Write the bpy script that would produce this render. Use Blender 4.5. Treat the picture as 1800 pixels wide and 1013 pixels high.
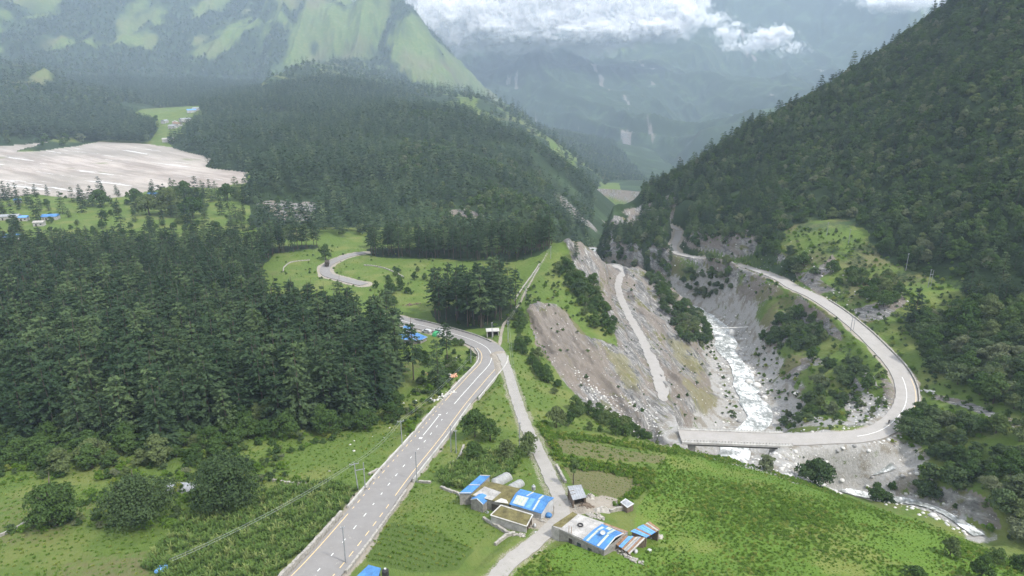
import bpy, math, random
import numpy as np
from mathutils import Vector, Matrix
for o in list(bpy.data.objects): bpy.data.objects.remove(o)
S = bpy.context.scene
COL = S.collection
R = math.radians
# ------------------------------------------------------------------ camera, sky, sun, exposure
CAMZ = 150.0; PITCH = 18.3; FPX = 1200.0; CXP, CYP = 900.0, 506.5
cd = bpy.data.cameras.new('camera'); cam = bpy.data.objects.new('camera', cd); COL.objects.link(cam)
cam.location = (0, 0, CAMZ); cam.rotation_euler = (R(90-PITCH), 0, 0)
cd.sensor_width = 36; cd.lens = 36*FPX/1800; cd.clip_end = 30000; cd.clip_start = 0.5
S.camera = cam
SUN_EL, SUN_AZ = 54.0, 124.0        # azimuth clockwise from +Y (the view direction)
w = bpy.data.worlds.new('World'); S.world = w; w.use_nodes = True
nt = w.node_tree; nt.nodes.clear()
bg = nt.nodes.new('ShaderNodeBackground'); wo = nt.nodes.new('ShaderNodeOutputWorld')
sky = nt.nodes.new('ShaderNodeTexSky'); sky.sky_type = 'NISHITA'; sky.sun_disc = False
sky.sun_elevation = R(SUN_EL); sky.sun_rotation = R(SUN_AZ)
sky.air_density = 1.0; sky.dust_density = 3.0; sky.ozone_density = 1.0
tc = nt.nodes.new('ShaderNodeTexCoord')
cn = nt.nodes.new('ShaderNodeTexNoise'); cn.inputs['Scale'].default_value = 2.2; cn.inputs['Detail'].default_value = 7
cr = nt.nodes.new('ShaderNodeValToRGB'); cr.color_ramp.elements[0].position = .30; cr.color_ramp.elements[1].position = .52
cr.color_ramp.elements[0].color = (.62, .62, .62, 1); cr.color_ramp.elements[1].color = (1, 1, 1, 1)
mx = nt.nodes.new('ShaderNodeMix'); mx.data_type = 'RGBA'
nt.links.new(tc.outputs['Generated'], cn.inputs['Vector']); nt.links.new(cn.outputs['Fac'], cr.inputs['Fac'])
nt.links.new(cr.outputs['Color'], mx.inputs['Factor']); nt.links.new(sky.outputs['Color'], mx.inputs['A'])
mx.inputs['B'].default_value = (9.6, 9.8, 10.2, 1)
nt.links.new(mx.outputs['Result'], bg.inputs['Color']); bg.inputs['Strength'].default_value = 0.118
nt.links.new(bg.outputs[0], wo.inputs[0])
sd = bpy.data.lights.new('sun', 'SUN'); sd.energy = 3.6; sd.angle = R(5); sd.color = (1, .965, .90)
sun = bpy.data.objects.new('sun', sd); COL.objects.link(sun)
sun.rotation_euler = (R(90-SUN_EL), 0, R(180-SUN_AZ)); sun.location = (0, 0, 400)
S.view_settings.view_transform = 'Standard'; S.view_settings.look = 'None'
S.view_settings.gamma = 1; S.view_settings.exposure = 0.76; S.view_settings.use_curve_mapping = False
cy = S.cycles; cy.use_denoising = True; cy.max_bounces = 6; cy.diffuse_bounces = 3; cy.glossy_bounces = 2
cy.transmission_bounces = 2; cy.volume_bounces = 2; cy.transparent_max_bounces = 40
cy.use_adaptive_sampling = True; cy.adaptive_threshold = 0.02
try: cy.denoiser = 'OPENIMAGEDENOISE'
except Exception: pass
rng = np.random.default_rng(7); random.seed(7)
# ------------------------------------------------------------------ where a ray of the lens meets a height or a distance
cP, sP = math.cos(R(PITCH)), math.sin(R(PITCH))
def ray(u, v):
    a = (u-CXP)/FPX; b = -(v-CYP)/FPX
    return np.array([a, cP+b*sP, -sP+b*cP])
def ph(u, v, h):                     # point on the ray that lies h metres below the drone
    d = ray(u, v); return d*(-h/d[2]) + np.array([0, 0, CAMZ])
def pd(u, v, dist):                  # point on the ray at a ground distance
    d = ray(u, v); return d*(dist/math.hypot(d[0], d[1])) + np.array([0, 0, CAMZ])
def project(x, y, z):
    z = z-CAMZ
    fw = y*cP - z*sP; up = y*sP + z*cP
    return CXP+FPX*x/fw, CYP-FPX*up/fw, fw
# ------------------------------------------------------------------ noise
_pt = np.random.default_rng(3).random(4096)
def vnoise(x, y, seed=0):
    xi = np.floor(x).astype(np.int64); yi = np.floor(y).astype(np.int64)
    xf = x-xi; yf = y-yi
    u = xf*xf*xf*(xf*(xf*6-15)+10); v = yf*yf*yf*(yf*(yf*6-15)+10)
    def hsh(a, b):
        n = (a*374761393 + b*668265263 + seed*982451653) & 0x7fffffff
        n = ((n ^ (n >> 13))*1274126177) & 0x7fffffff
        return _pt[(n ^ (n >> 16)) & 4095]
    a = hsh(xi, yi); b = hsh(xi+1, yi); c = hsh(xi, yi+1); d = hsh(xi+1, yi+1)
    return (a*(1-u)+b*u)*(1-v)+(c*(1-u)+d*u)*v
def fbm(x, y, wl, octv=4, seed=0, gain=.5):      # -> about -1..1
    s = 0; amp = 1; tot = 0; f = 1/wl
    for k in range(octv):
        s = s+amp*(vnoise(x*f+k*17.3, y*f-k*9.1, seed+k)*2-1); tot += amp; amp *= gain; f *= 2.03
    return s/tot
def ridged(x, y, wl, octv=4, seed=0):
    s = 0; amp = 1; tot = 0; f = 1/wl
    for k in range(octv):
        s = s+amp*(1-np.abs(vnoise(x*f+k*11.3, y*f-k*7.1, seed+k)*2-1)*2); tot += amp; amp *= .5; f *= 2.03
    return s/tot
def sstep(a, b, x):
    t = np.clip((x-a)/(b-a), 0, 1); return t*t*(3-2*t)
# ------------------------------------------------------------------ terrain surfaces through surveyed points
class Surf:
    def __init__(s, pts, c=12.0, lam=0.5, scale=1.0):
        p = np.array(pts, float); s.p = p; s.c = c
        n = len(p); D = np.sqrt(((p[:, None, :2]-p[None, :, :2])**2).sum(-1)+c*c)
        A = np.zeros((n+3, n+3)); A[:n, :n] = D - 0*np.eye(n); A[:n, :n] -= np.eye(n)*lam
        A[:n, n] = 1; A[:n, n+1:] = p[:, :2]; A[n, :n] = 1; A[n+1:, :n] = p[:, :2].T
        s.w = np.linalg.solve(A, np.concatenate([p[:, 2], [0, 0, 0]]))
    def __call__(s, x, y):
        x = np.asarray(x, float); sh = x.shape; x = x.ravel(); y = np.asarray(y, float).ravel()
        out = np.empty(x.size); n = len(s.p)
        for i in range(0, x.size, 40000):
            a = x[i:i+40000, None]-s.p[None, :, 0]; b = y[i:i+40000, None]-s.p[None, :, 1]
            out[i:i+40000] = np.sqrt(a*a+b*b+s.c*s.c)@s.w[:n]
        return (out+s.w[n]+s.w[n+1]*x+s.w[n+2]*y).reshape(sh)
H = [ # (u, v, metres below the drone)
 (-300,1010,92),(0,1010,90.5),(300,1000,89.5),(560,1005,88.5),(700,960,90),(800,930,91),(900,1010,88.5),(1000,960,89.5),(1200,1010,88),(1350,960,90),(1500,1010,88),(1600,1000,90),(1750,1040,91),
 (0,1200,80),(500,1200,78),(900,1200,78),(1400,1200,78),(1900,1200,82),
 (150,860,97),(0,870,97),(-250,850,98),(330,860,96),(450,900,93.5),(300,790,100),(100,760,101.5),(500,740,102),(580,800,99),(600,870,95),(650,740,104),(740,740,105),(700,640,110),(600,560,114),(300,600,111),(0,600,110),(-300,600,111),
 (0,450,117),(300,450,117),(530,470,118),(620,455,118),(740,480,116),(780,540,114.5),(860,560,113),(830,500,114),(900,500,111.5),(60,390,119.5),(250,370,120.5),(430,350,121),(430,310,122),(0,330,122),(0,242,124),(300,255,124),(-300,240,124),(-300,400,119),(560,420,119),(700,435,118),(850,445,114),(950,440,108),(800,410,121),(900,415,121),(650,400,121),(560,370,122),(700,370,126),(850,380,131),(930,395,138),
 # main road
 (650,880,93.5),(740,770,100),(800,700,104),(868,640,108),(850,605,110),(800,588,111.5),(720,565,113.5),
 # lane and terrace
 (960,850,94.5),(930,770,99),(905,700,103),(885,630,108),(880,580,109.5),(900,540,110),(820,800,98.5),(800,870,94.5),(720,830,97),(1000,890,92.3),(1100,880,93.5),(1100,800,99),(1000,760,103),(1150,830,99),(1080,930,91.5),(1200,900,94),(1350,900,94.5),
 # foreground brow and the drop behind it
 (1190,788,108),(1240,808,106.5),(1330,832,104.5),(1420,860,102),(1500,890,99.5),(1560,905,98.3),(1650,940,96.5),(1750,985,95),(1830,1020,94.5),
 (1215,785,118),(1260,800,130),(1340,820,132),(1420,840,132),(1500,870,128),(1560,880,126),(1650,910,123),(1710,930,122),(1800,980,120),(1900,1020,118),
 # terrace brow over the rubble
 (935,542,108.5),(925,590,110.5),(960,640,111),(1010,690,110.5),(1060,735,110.5),(1120,765,110.5),(1170,778,112),
 (1000,600,114.5),(1050,650,118),(1100,700,119.5),(1130,745,120),(1180,755,120),(1040,700,118),(985,570,112),(1090,745,118.5),
 # crest of the ridge
 (1010,428,96),(1000,445,99),(985,480,103.5),(965,515,107),(1040,445,104),(1060,465,112),(1030,480,107),(1050,540,113),(1080,600,117),(1110,640,120),
 # hill road across the slip
 (1170,720,121),(1165,690,122),(1150,640,124),(1125,590,125),(1100,540,125),(1088,500,125),(1097,475,124.5),(1080,465,123.5),
 (1200,660,132),(1220,690,132),(1250,745,134),(1220,610,139),(1180,560,131),(1150,520,127),(1130,478,125),(1185,518,129),(1222,553,137.5),(1250,590,145),(1250,640,142),(1220,740,128),
 # river
 (1290,800,137),(1300,760,139.5),(1330,720,142),(1310,680,143.5),(1290,640,145),(1270,590,147.5),(1035,390,205),(1060,372,250),
 # right bank
 (1200,768,118.5),(1370,770,118.5),(1480,768,118),(1560,755,117.5),(1600,710,117),(1600,660,116.5),(1560,620,115.5),(1500,565,113.5),(1400,505,114),(1290,465,124),(1240,455,127),(1187,443,131),(1187,420,131),(1340,480,119),
 (1450,650,124),(1450,720,126),(1380,740,132),(1350,640,139),(1370,690,136),(1400,560,124),(1340,590,140),(1300,530,140),(1265,520,143),(1380,530,122),(1320,560,142),(1550,700,121),(1530,740,120),
 (1430,800,126),(1550,790,122),(1600,820,121),(1700,835,118),(1600,790,119),(1500,820,128),
 (1700,700,112),(1790,760,106),(1750,850,113),(1850,900,116),(1680,640,110),(1800,640,100),(1650,560,107),(1800,560,94),(1600,520,103),(1500,480,104),(1700,480,98),(1450,440,99),(1350,430,108),(1250,410,118),(1200,400,124),
]
GORGE = [(122,388,1),(118,412,-1),(108,435,-4),(95,460,-7),(75,490,-11),(60,530,-16),(68,600,-24),(85,700,-36)]
BASE = Surf([ph(*q) for q in H] + GORGE[1:] + [(88,482,-3),(60,445,0),(40,480,5),(150,500,15),(130,560,-5),(20,560,12),(0,640,0),(-700,300,35),(-700,0,40),(-200,0,70),(0,0,75),(200,0,72),(400,0,60),(500,200,70),(300,120,55),(420,300,120),(-1500,1300,26),(-1500,500,30),(200,1100,-110),(300,1700,-160),(-300,1500,25),(500,1500,40),(800,800,100),(0,1500,-40),(-2500,1500,30)], c=8, lam=.3)
def D(l): return [pd(*q) for q in l]
def bz(u, d, z):
    b = (u-CXP)/FPX/cP*.98; r = math.hypot(1, b); return (d*b/r, d/r, z)
RIGHT = Surf(D([(1700,0,720),(1740,-60,730),(1590,80,710),(1500,130,700),(1400,190,690),(1300,240,680),(1200,305,660),(1130,345,640),(1080,372,620),(1050,400,600)]) +
 [ph(*q) for q in [(1790,560,95),(1650,540,106),(1600,500,104),(1500,470,104),(1450,440,102),(1350,425,106),(1250,405,115),(1185,395,120),(1140,396,130),(1110,402,140),(1075,415,158),(1790,640,101)]] +
 D([(1790,300,430),(1650,300,470),(1500,300,520),(1400,300,560),(1300,320,590),(1200,360,590),(1790,150,520),(1650,150,580),(1550,200,610),(2100,100,560),(2100,400,380),(2000,600,300),(2000,-200,700)]) +
 [(480,900,60),(300,900,-10),(150,900,-120),(150,760,-75),(120,700,-60),(700,1100,120),(300,1200,-110),(900,800,380),(600,300,220),(420,250,110),(330,180,60),(700,0,250)], c=15, lam=.3)
SPUR = Surf([bz(*q) for q in [(0,700,0),(0,1000,0),(0,1200,0),(150,750,5),(150,1000,5),(150,1250,8),(300,800,8),(300,1000,12),(300,1180,15),(390,740,6),(400,770,0),(395,860,0),(425,720,4),(425,800,4),(350,900,-2),(330,1000,-2),(300,1100,-2),(250,1000,10)]]+D([(448,308,750),(452,335,690),(560,350,640),(560,380,560),(700,385,560),(850,388,560),(940,388,580),
  (600,300,727),(600,250,920),(600,200,1290),(600,160,1770),(540,143,1850),(620,146,1900),(700,183,1700),(780,200,1450),(860,216,1300),(930,240,1180),(960,265,1100),(1000,330,930),(1035,372,840),(1045,395,780),
  (900,300,850),(800,300,740),(800,350,620),(900,350,690),(960,372,670),(985,402,640),(700,250,960),(800,250,1000),(500,250,950),(400,250,980),(400,200,1450),(450,170,1900),(380,185,1900),(352,222,1400),(345,243,1180)]) +
  [(-300,2300,60),(0,2000,-30),(150,1400,-140),(-900,2300,60),(-1100,1500,20),(-1500,1300,10),(-500,560,0),(-100,480,5),(0,500,-5),(60,600,-60),(250,1000,-150),(200,2200,-150)], c=20, lam=.3)
def sc(d, k=.4): t = min(1, max(0, (d-1500)/900)); return 1+k*t*t*(3-2*t)
def DS(l, k=.4): return [pd(u, v, d*sc(d, k)) for u, v, d in l]
def WS(l, k=.4): return [(x*sc(math.hypot(x, y), k), y*sc(math.hypot(x, y), k), 150+(z-150)*sc(math.hypot(x, y), k)) for x, y, z in l]
LEFT = Surf(WS([bz(*q) for q in [(950,3500,-450),(1050,4500,-600),(850,4500,-350),(800,3500,-60),(745,3500,70),(700,4200,60),(900,4200,-550),(870,2450,0),(830,2620,70),(790,2760,190),(760,2950,260),(950,2300,-150),(1000,2800,-250),(900,3200,-100),(1100,3500,-200),(910,2100,-150),(860,3400,-100),(0,1200,-20),(150,1220,-20),(-200,1180,-20),(60,1100,-30)]])+DS([(0,238,1340),(0,224,1520),(0,180,1750),(0,100,2400),(0,0,3000),(200,228,1560),(200,180,1800),(200,100,2450),(200,0,3000),(400,150,2300),(400,100,2500),(400,0,3000),(520,140,2250),(600,100,2500),(600,0,2900),(700,170,2150),(700,100,2450),
  (690,0,2750),(720,30,2700),(760,80,2600),(800,130,2450),(840,180,2300),(870,206,2150),(800,200,2050),(-400,200,1600),(-400,50,2400),(500,-80,3500),(200,-80,3600),(-400,-80,3300)]) +
  WS([(500,3000,-400),(-900,4500,500),(-2500,4500,800)]), c=40, lam=.3)
LOW2 = Surf(D([(870,206,1800),(905,216,1760),(950,243,1700),(1000,290,1620),(1050,332,1560),(1065,345,1540),(1000,330,1500),(950,290,1450),(1050,345,1480)]) +
  [(0,2300,10),(-100,1900,60),(300,2100,-220),(400,1700,-250),(-100,1400,-60),(100,1300,-120),(150,2500,-150),(-400,1700,-60)], c=25, lam=.3)
BLOCK = Surf(D([(1020,330,1560),(1070,329,1500),(1130,337,1520),(1000,322,1700),(1100,324,1700)]) + [(700,1400,-110),(-200,1500,-110)], c=25, lam=.3)
FAR = Surf([pd(u_, v_, d_*(1+.22*min(1, max(0, (d_-1900)/1500)))) for u_, v_, d_ in [(1080,345,1900),(1130,348,1900),(1030,325,2000),(940,250,2900),(860,200,3400),(780,90,4200),(900,86,4500),(1050,88,4700),(1200,60,4800),(1230,20,5000),(1300,-30,5400),(1000,180,3700),(1100,250,2900),(1200,300,2500),(1300,235,3000),(1200,180,3700),(1400,180,3500),(1500,120,3800),(1400,60,4600),(1400,-50,5600),(1650,-10,5000),(1600,50,4300),(1800,-100,5500),(650,50,4800)]] +
  [(-600,8300,680),(1100,8300,750),(3800,8300,1100),(4900,3700,1100),(3200,3000,480),(0,7200,640)], c=80, lam=.3)
def hills_relief(k, x, y, hres=True):
    if k == 'RIGHT': return 9*fbm(x, y, 120, 4, 11)+3.0*fbm(x, y, 18, 3, 12)
    if k == 'SPUR':  return 9*fbm(x, y, 150, 4, 21)*sstep(600,900,np.hypot(x,y))
    if k == 'LEFT':
        q = fbm(x, y, 700, 2, 33)
        return sstep(1500,2600,np.hypot(x,y))*(120*ridged(x+150*q, y*.30+.3*x, 500, 6, 31)+30*ridged(x+40*q, y*.4, 150, 4, 34)-35)
    if k == 'LOW2': return 8*fbm(x, y, 120, 4, 41)
    if k == 'FAR':
        q = fbm(x, y, 900, 3, 53)
        return sstep(1900,3200,np.hypot(x,y))*(330*ridged(x*.9+y*.3+250*q, y*.36-x*.12, 1050, 6, 51)-80)
    return 0
# ------------------------------------------------------------------ roads (centre lines as u, v, h)
def smooth_line(pts, step):
    p = np.array(pts, float); n = len(p)
    q = []
    P = np.vstack([2*p[0]-p[1], p, 2*p[-1]-p[-2]])
    for i in range(n-1):
        a, b, c, d = P[i:i+4]
        for t in np.linspace(0, 1, 24, endpoint=False):
            q.append(.5*((2*b)+(-a+c)*t+(2*a-5*b+4*c-d)*t*t+(-a+3*b-3*c+d)*t**3))
    q.append(p[-1]); q = np.array(q)
    L = np.concatenate([[0], np.cumsum(np.linalg.norm(np.diff(q[:, :2], axis=0), axis=1))])
    m = max(2, int(L[-1]/step)); s = np.linspace(0, L[-1], m+1)
    r = np.stack([np.interp(s, L, q[:, i]) for i in range(q.shape[1])], 1)
    return r
def line(px, step=2.0): return smooth_line([ph(*q) for q in px], step)
MAIN = line([(430,1130,83),(500,1063,86),(570,990,89),(640,906,92.5),(700,830,97),(755,765,100.5),(800,708,104),(838,665,106.7),(862,636,108),(858,614,109.5),(830,598,110.5),(790,585,112),(745,573,113.3),(715,566,114),(680,556,114.7)])
BACK = line([(640,500,117),(600,490,117.5),(575,482,118),(572,470,118.3),(585,460,118.4),(610,450,118.5),(640,444,118.7)], 2)
LANE = line([(860,1030,87.5),(900,985,89),(950,945,90.5),(985,910,92),(985,880,93),(968,840,95),(945,790,98),(925,750,100.5),(907,700,103.5),(895,660,106),(886,633,107.6),(880,622,108)], 1.5)
VALLEY = line([(1195,766,118.2),(1250,768,118.2),(1370,772,118.2),(1450,770,118),(1520,765,117.6),(1562,748,117.2),(1590,715,117),(1592,680,116.8),(1575,645,116.3),(1545,612,115.5),(1510,578,114.3),(1470,546,113),(1430,521,113),(1395,505,114.4),(1370,490,116),(1330,475,120),(1290,464,124),(1240,455,127),(1205,449,129.3),(1187,443,131),(1183,432,131),(1190,420,130.5),(1193,406,130)])
SLIP = line([(1215,768,118.6),(1190,760,119.3),(1172,735,120.5),(1166,700,121.5),(1160,670,122.5),(1145,630,124),(1125,590,125),(1103,550,125),(1088,515,125),(1088,490,125),(1097,477,124.5),(1078,466,123.5)])
HIGH = line([(1193,404,130),(1165,391,127.5),(1130,393,130),(1105,391,133)], 4)
PATH = line([(880,620,108.3),(879,600,109.2),(888,565,109.8),(912,535,109),(928,505,108),(945,478,106),(962,455,103)], 2)
ROADS = [('MAIN', MAIN, 5.0, .35), ('BACK', BACK, 4.0, .3), ('LANE', LANE, 2.0, .15), ('VALLEY', VALLEY, 4.0, .35), ('SLIP', SLIP, 3.0, .2), ('HIGH', HIGH, 3.0, .2)]
def near_line(x, y, L, rmax):
    """distance to the line and height of the line at the nearest point (inf where farther than rmax)"""
    d = np.full(x.shape, np.inf); z = np.zeros(x.shape); t = np.zeros(x.shape); side = np.zeros(x.shape)
    m = (x > L[:, 0].min()-rmax) & (x < L[:, 0].max()+rmax) & (y > L[:, 1].min()-rmax) & (y < L[:, 1].max()+rmax)
    idx = np.nonzero(m)[0]
    for i in range(0, idx.size, 20000):
        j = idx[i:i+20000]; X = x[j, None]; Y = y[j, None]
        a = L[:-1]; b = L[1:]; e = b-a; ll = (e[:, :2]**2).sum(1)
        q = np.clip(((X-a[:, 0])*e[:, 0]+(Y-a[:, 1])*e[:, 1])/ll, 0, 1)
        dx = X-(a[:, 0]+q*e[:, 0]); dy = Y-(a[:, 1]+q*e[:, 1]); dd = dx*dx+dy*dy
        k = dd.argmin(1); r = np.arange(len(j))
        d[j] = np.sqrt(dd[r, k]); z[j] = (a[k, 2]+q[r, k]*e[k, 2]); t[j] = k+q[r, k]
        side[j] = np.sign(e[k, 0]*dy[r, k]-e[k, 1]*dx[r, k])
    return d, z, t, side
RIVER = smooth_line([ph(*q) for q in [(1205,850,134),(1270,822,137.0),(1290,795,138.0),(1300,765,139.5),(1335,735,141.5),(1325,705,142.5),(1310,680,143.5),(1300,650,144.5),(1285,620,146),(1275,590,147.5),(1262,572,148.7)]]+GORGE[1:], 3)
STREAM = line([(1400,835,133),(1450,838,131.5),(1500,832,128.5),(1540,828,125.5),(1575,815,122.3)], 3)
STREAM2 = line([(1395,838,133),(1340,822,134.5),(1300,825,136)], 3)
STREAM3 = line([(1720,940,122.6),(1680,912,123.3),(1650,895,124.5),(1600,880,127),(1520,868,129.5),(1430,842,132.5)], 3)
VOFF = {}
def bridge_mask(x, y):        # the span under the bridge deck stays open
    a = ph(1206,767,118.2); b = ph(1372,772,118.2)
    e = (b-a)[:2]; ll = (e**2).sum(); q = ((x-a[0])*e[0]+(y-a[1])*e[1])/ll
    return sstep(-.02, .05, q)*(1-sstep(.93, 1.0, q))
_lb = ph(1545, 668, 118.4)
PADS = [(_lb[0], _lb[1], 6.5, _lb[2])]      # level yards under the houses: (cx, cy, radius, z)
def layers(x, y):
    """heights of every landform layer before roads"""
    r = np.hypot(x, y); b = BASE(x, y)-900*sstep(1350, 3200, r)-150*sstep(1000, 1400, r)*sstep(-200, 0, x)
    far = r > 450
    out = {'BASE': b}
    for k, s in (('RIGHT', RIGHT), ('SPUR', SPUR), ('LEFT', LEFT), ('LOW2', LOW2), ('BLOCK', BLOCK), ('FAR', FAR)):
        v = np.full(x.shape, -1e4)
        m = {'RIGHT': (x > -60) & (r > 180) & (r < 1500), 'SPUR': (r > 480) & (r < 3000) & (x < 600), 'LEFT': (r > 1200),
             'LOW2': (r > 1200) & (r < 3200) & (x < 700) & (x > -700), 'BLOCK': (r > 1440) & (r < 1900) & (x > 150) & (x < 480), 'FAR': (r > 1700) & (x > -1400)}[k]
        if m.any(): v[m] = s(x[m], y[m]) + hills_relief(k, x[m], y[m])
        out[k] = v
    return out
def base_detail(x, y):
    return .22*fbm(x, y, 5, 3, 61)+.9*fbm(x, y, 45, 3, 62)
def height(x, y, full=False):
    x = np.asarray(x, float); y = np.asarray(y, float); sh = x.shape; x = x.ravel(); y = y.ravel()
    L = layers(x, y); names = list(L)
    r = np.hypot(x, y)
    b = L['BASE']; det = base_detail(x, y)
    rocky = rock_zone(x, y)
    ac = x*.94+y*.34; al = x*.34-y*.94
    rr = rocky*(1.3*fbm(x, y, 8, 3, 76)+3.0*ridged(ac+2*fbm(x, y, 20, 2, 75), al*.16, 10, 4, 71) + .7*ridged(ac, al*.3, 3.6, 2, 74) + .5*fbm(x, y, 4, 3, 72))
    L['BASE'] = b + det*(1-.6*rocky)*(1-.9*sstep(520, 640, r)) + rr
    A = np.stack([L[k] for k in names], 0)
    top = A.argmax(0); z = A.max(0)
    for L3, hw, dep in ((RIVER, 5.0, 1.0), (STREAM, 2.2, .6), (STREAM2, 2.6, .6), (STREAM3, 2.0, .6)):
        d, zz, t, sd_ = near_line(x, y, L3, 26)
        m = d < 26
        k = sstep(hw+1, hw+(18 if L3 is RIVER else 5), d[m])
        z[m] = np.where(k < 1, (zz[m]-dep)*(1-k)+k*z[m], z[m])
    for (cx, cy_, rad, pz) in PADS:
        d = np.hypot(x-cx, y-cy_); k = sstep(rad, rad*1.6, d); z = z*k+pz*(1-k)
    for nm, L3, hw, dep in ROADS:
        d, zz, t, sd_ = near_line(x, y, L3, 22)
        m = d < 22
        k = sstep(hw+.9, hw+(6 if nm not in ('LANE',) else 3.5), d[m])
        if nm == 'VALLEY':
            bm = bridge_mask(x[m], y[m]); k = 1-(1-k)*(1-bm)
        if nm == 'SLIP': k = 1-(1-k)*(1-bridge_mask(x[m], y[m]))
        z[m] = (zz[m]-dep)*(1-k)+k*z[m]
    if full: return z.reshape(sh), top.reshape(sh), rocky.reshape(sh)
    return z.reshape(sh)
def inpoly(u, v, poly, soft=None):
    p = np.array(poly, float); n = len(p); ins = np.zeros(u.shape, bool); d = np.full(u.shape, 1e9)
    for i in range(n):
        a = p[i]; b = p[(i+1) % n]
        c = ((a[1] > v) != (b[1] > v)) & (u < (b[0]-a[0])*(v-a[1])/((b[1]-a[1]) or 1e-9)+a[0])
        ins ^= c
        if soft:
            e = b-a; q = np.clip(((u-a[0])*e[0]+(v-a[1])*e[1])/((e**2).sum() or 1), 0, 1)
            d = np.minimum(d, np.hypot(u-a[0]-q*e[0], v-a[1]-q*e[1]))
    if not soft: return ins
    return sstep(-soft, soft, np.where(ins, d, -d))
# rock slopes of the gorge, outlined on the ground
ROCKP = [(925,548),(945,530),(975,535),(1000,560),(1020,590),(1045,600),(1060,600),(1085,610),(1075,570),(1050,530),(1030,500),(1010,470),(1000,440),(990,425),(1030,418),(1075,455),(1110,462),(1135,480),(1170,520),(1215,570),(1232,600),(1262,640),(1275,700),(1275,775),(1190,790),(1140,775),(1080,752),(1030,715),(985,665),(945,610)]
ROCKR = [(1135,455),(1165,440),(1200,455),(1290,470),(1370,500),(1390,512),(1345,530),(1330,570),(1345,600),(1320,610),(1280,600),(1230,545),(1190,540),(1150,500)]
ROCKR2 = [(1310,620),(1400,600),(1450,640),(1410,650),(1360,720),(1330,710)]
def rock_zone(x, y):
    z0 = BASE(x, y); u, v, fw = project(x, y, z0)
    j = 5*fbm(x, y, 9, 3, 81)
    k = np.maximum(inpoly(u+j, v+j, ROCKP, 7), np.maximum(inpoly(u+j, v-j, ROCKR, 7), inpoly(u+j, v-j, ROCKR2, 7)))
    return k*(fw > 150)*(fw < 620)
# ------------------------------------------------------------------ small helpers for materials and meshes
def new_mat(name):
    m = bpy.data.materials.new(name); m.use_nodes = True; m.node_tree.nodes.clear(); return m
class NT:
    def __init__(s, m): s.t = m.node_tree
    def n(s, typ, **kw):
        a = s.t.nodes.new(typ)
        for k, v in kw.items():
            if k.startswith('_'): setattr(a, k[1:], v)
            else: a.inputs[k.replace('__', ' ')].default_value = v
        return a
    def l(s, a, b): s.t.links.new(a, b)
    def noise(s, vec, scale, det=4, rough=.55):
        a = s.n('ShaderNodeTexNoise', Scale=scale, Detail=det, Roughness=rough)
        if vec is not None: s.l(vec, a.inputs['Vector'])
        return a.outputs['Fac']
    def ramp(s, fac, stops):
        r = s.n('ShaderNodeValToRGB'); e = r.color_ramp.elements
        while len(e) < len(stops): e.new(.5)
        for i, (p, c) in enumerate(stops):
            e[i].position = p; e[i].color = (*c, 1) if len(c) == 3 else c
        s.l(fac, r.inputs['Fac']); return r.outputs['Color']
    def mix(s, fac, a, b, mode='MIX'):
        m = s.n('ShaderNodeMix', _data_type='RGBA', _blend_type=mode)
        for k, q in (('Factor', fac), ('A', a), ('B', b)):
            if isinstance(q, (int, float)): m.inputs[k].default_value = q
            elif isinstance(q, tuple): m.inputs[k].default_value = (*q, 1)
            else: s.l(q, m.inputs[k])
        return m.outputs['Result']
    def math(s, op, a, b=0.0, c=None, clamp=False):
        m = s.n('ShaderNodeMath', _operation=op, _use_clamp=clamp)
        for i, q in enumerate((a, b) if c is None else (a, b, c)):
            if isinstance(q, (int, float)): m.inputs[i].default_value = q
            else: s.l(q, m.inputs[i])
        return m.outputs[0]
    def maprange(s, x, a, b):
        m = s.n('ShaderNodeMapRange', _interpolation_type='SMOOTHSTEP'); s.l(x, m.inputs[0]); m.inputs[1].default_value = a; m.inputs[2].default_value = b
        return m.outputs[0]
    def pos(s, scale=(1, 1, 1), rot=(0, 0, 0)):
        g = s.n('ShaderNodeTexCoord'); m = s.n('ShaderNodeMapping'); s.l(g.outputs['Object'], m.inputs['Vector'])
        m.inputs['Scale'].default_value = scale; m.inputs['Rotation'].default_value = rot; return m.outputs[0]
    def tex(s, size, deg=-70.0):
        g = s.n('ShaderNodeTexCoord'); m = s.n('ShaderNodeMapping', _vector_type='TEXTURE'); s.l(g.outputs['Object'], m.inputs['Vector'])
        m.inputs['Scale'].default_value = size; m.inputs['Rotation'].default_value = (0, 0, R(deg)); return m.outputs[0]
    def out(s, col, rough=.9, bump=None, bstr=.4, bdist=.3, spec=.2, metal=0.0):
        p = s.n('ShaderNodeBsdfPrincipled'); p.inputs['Specular IOR Level'].default_value = spec; p.inputs['Metallic'].default_value = metal
        if isinstance(rough, float): p.inputs['Roughness'].default_value = rough
        else: s.l(rough, p.inputs['Roughness'])
        if isinstance(col, tuple): p.inputs['Base Color'].default_value = (*col, 1)
        else: s.l(col, p.inputs['Base Color'])
        if bump is not None:
            b = s.n('ShaderNodeBump', Strength=bstr, Distance=bdist); s.l(bump, b.inputs['Height']); s.l(b.outputs[0], p.inputs['Normal'])
        o = s.n('ShaderNodeOutputMaterial'); s.l(p.outputs[0], o.inputs[0]); return p
def scale_c(c, k): return tuple(x*k for x in c)
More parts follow.
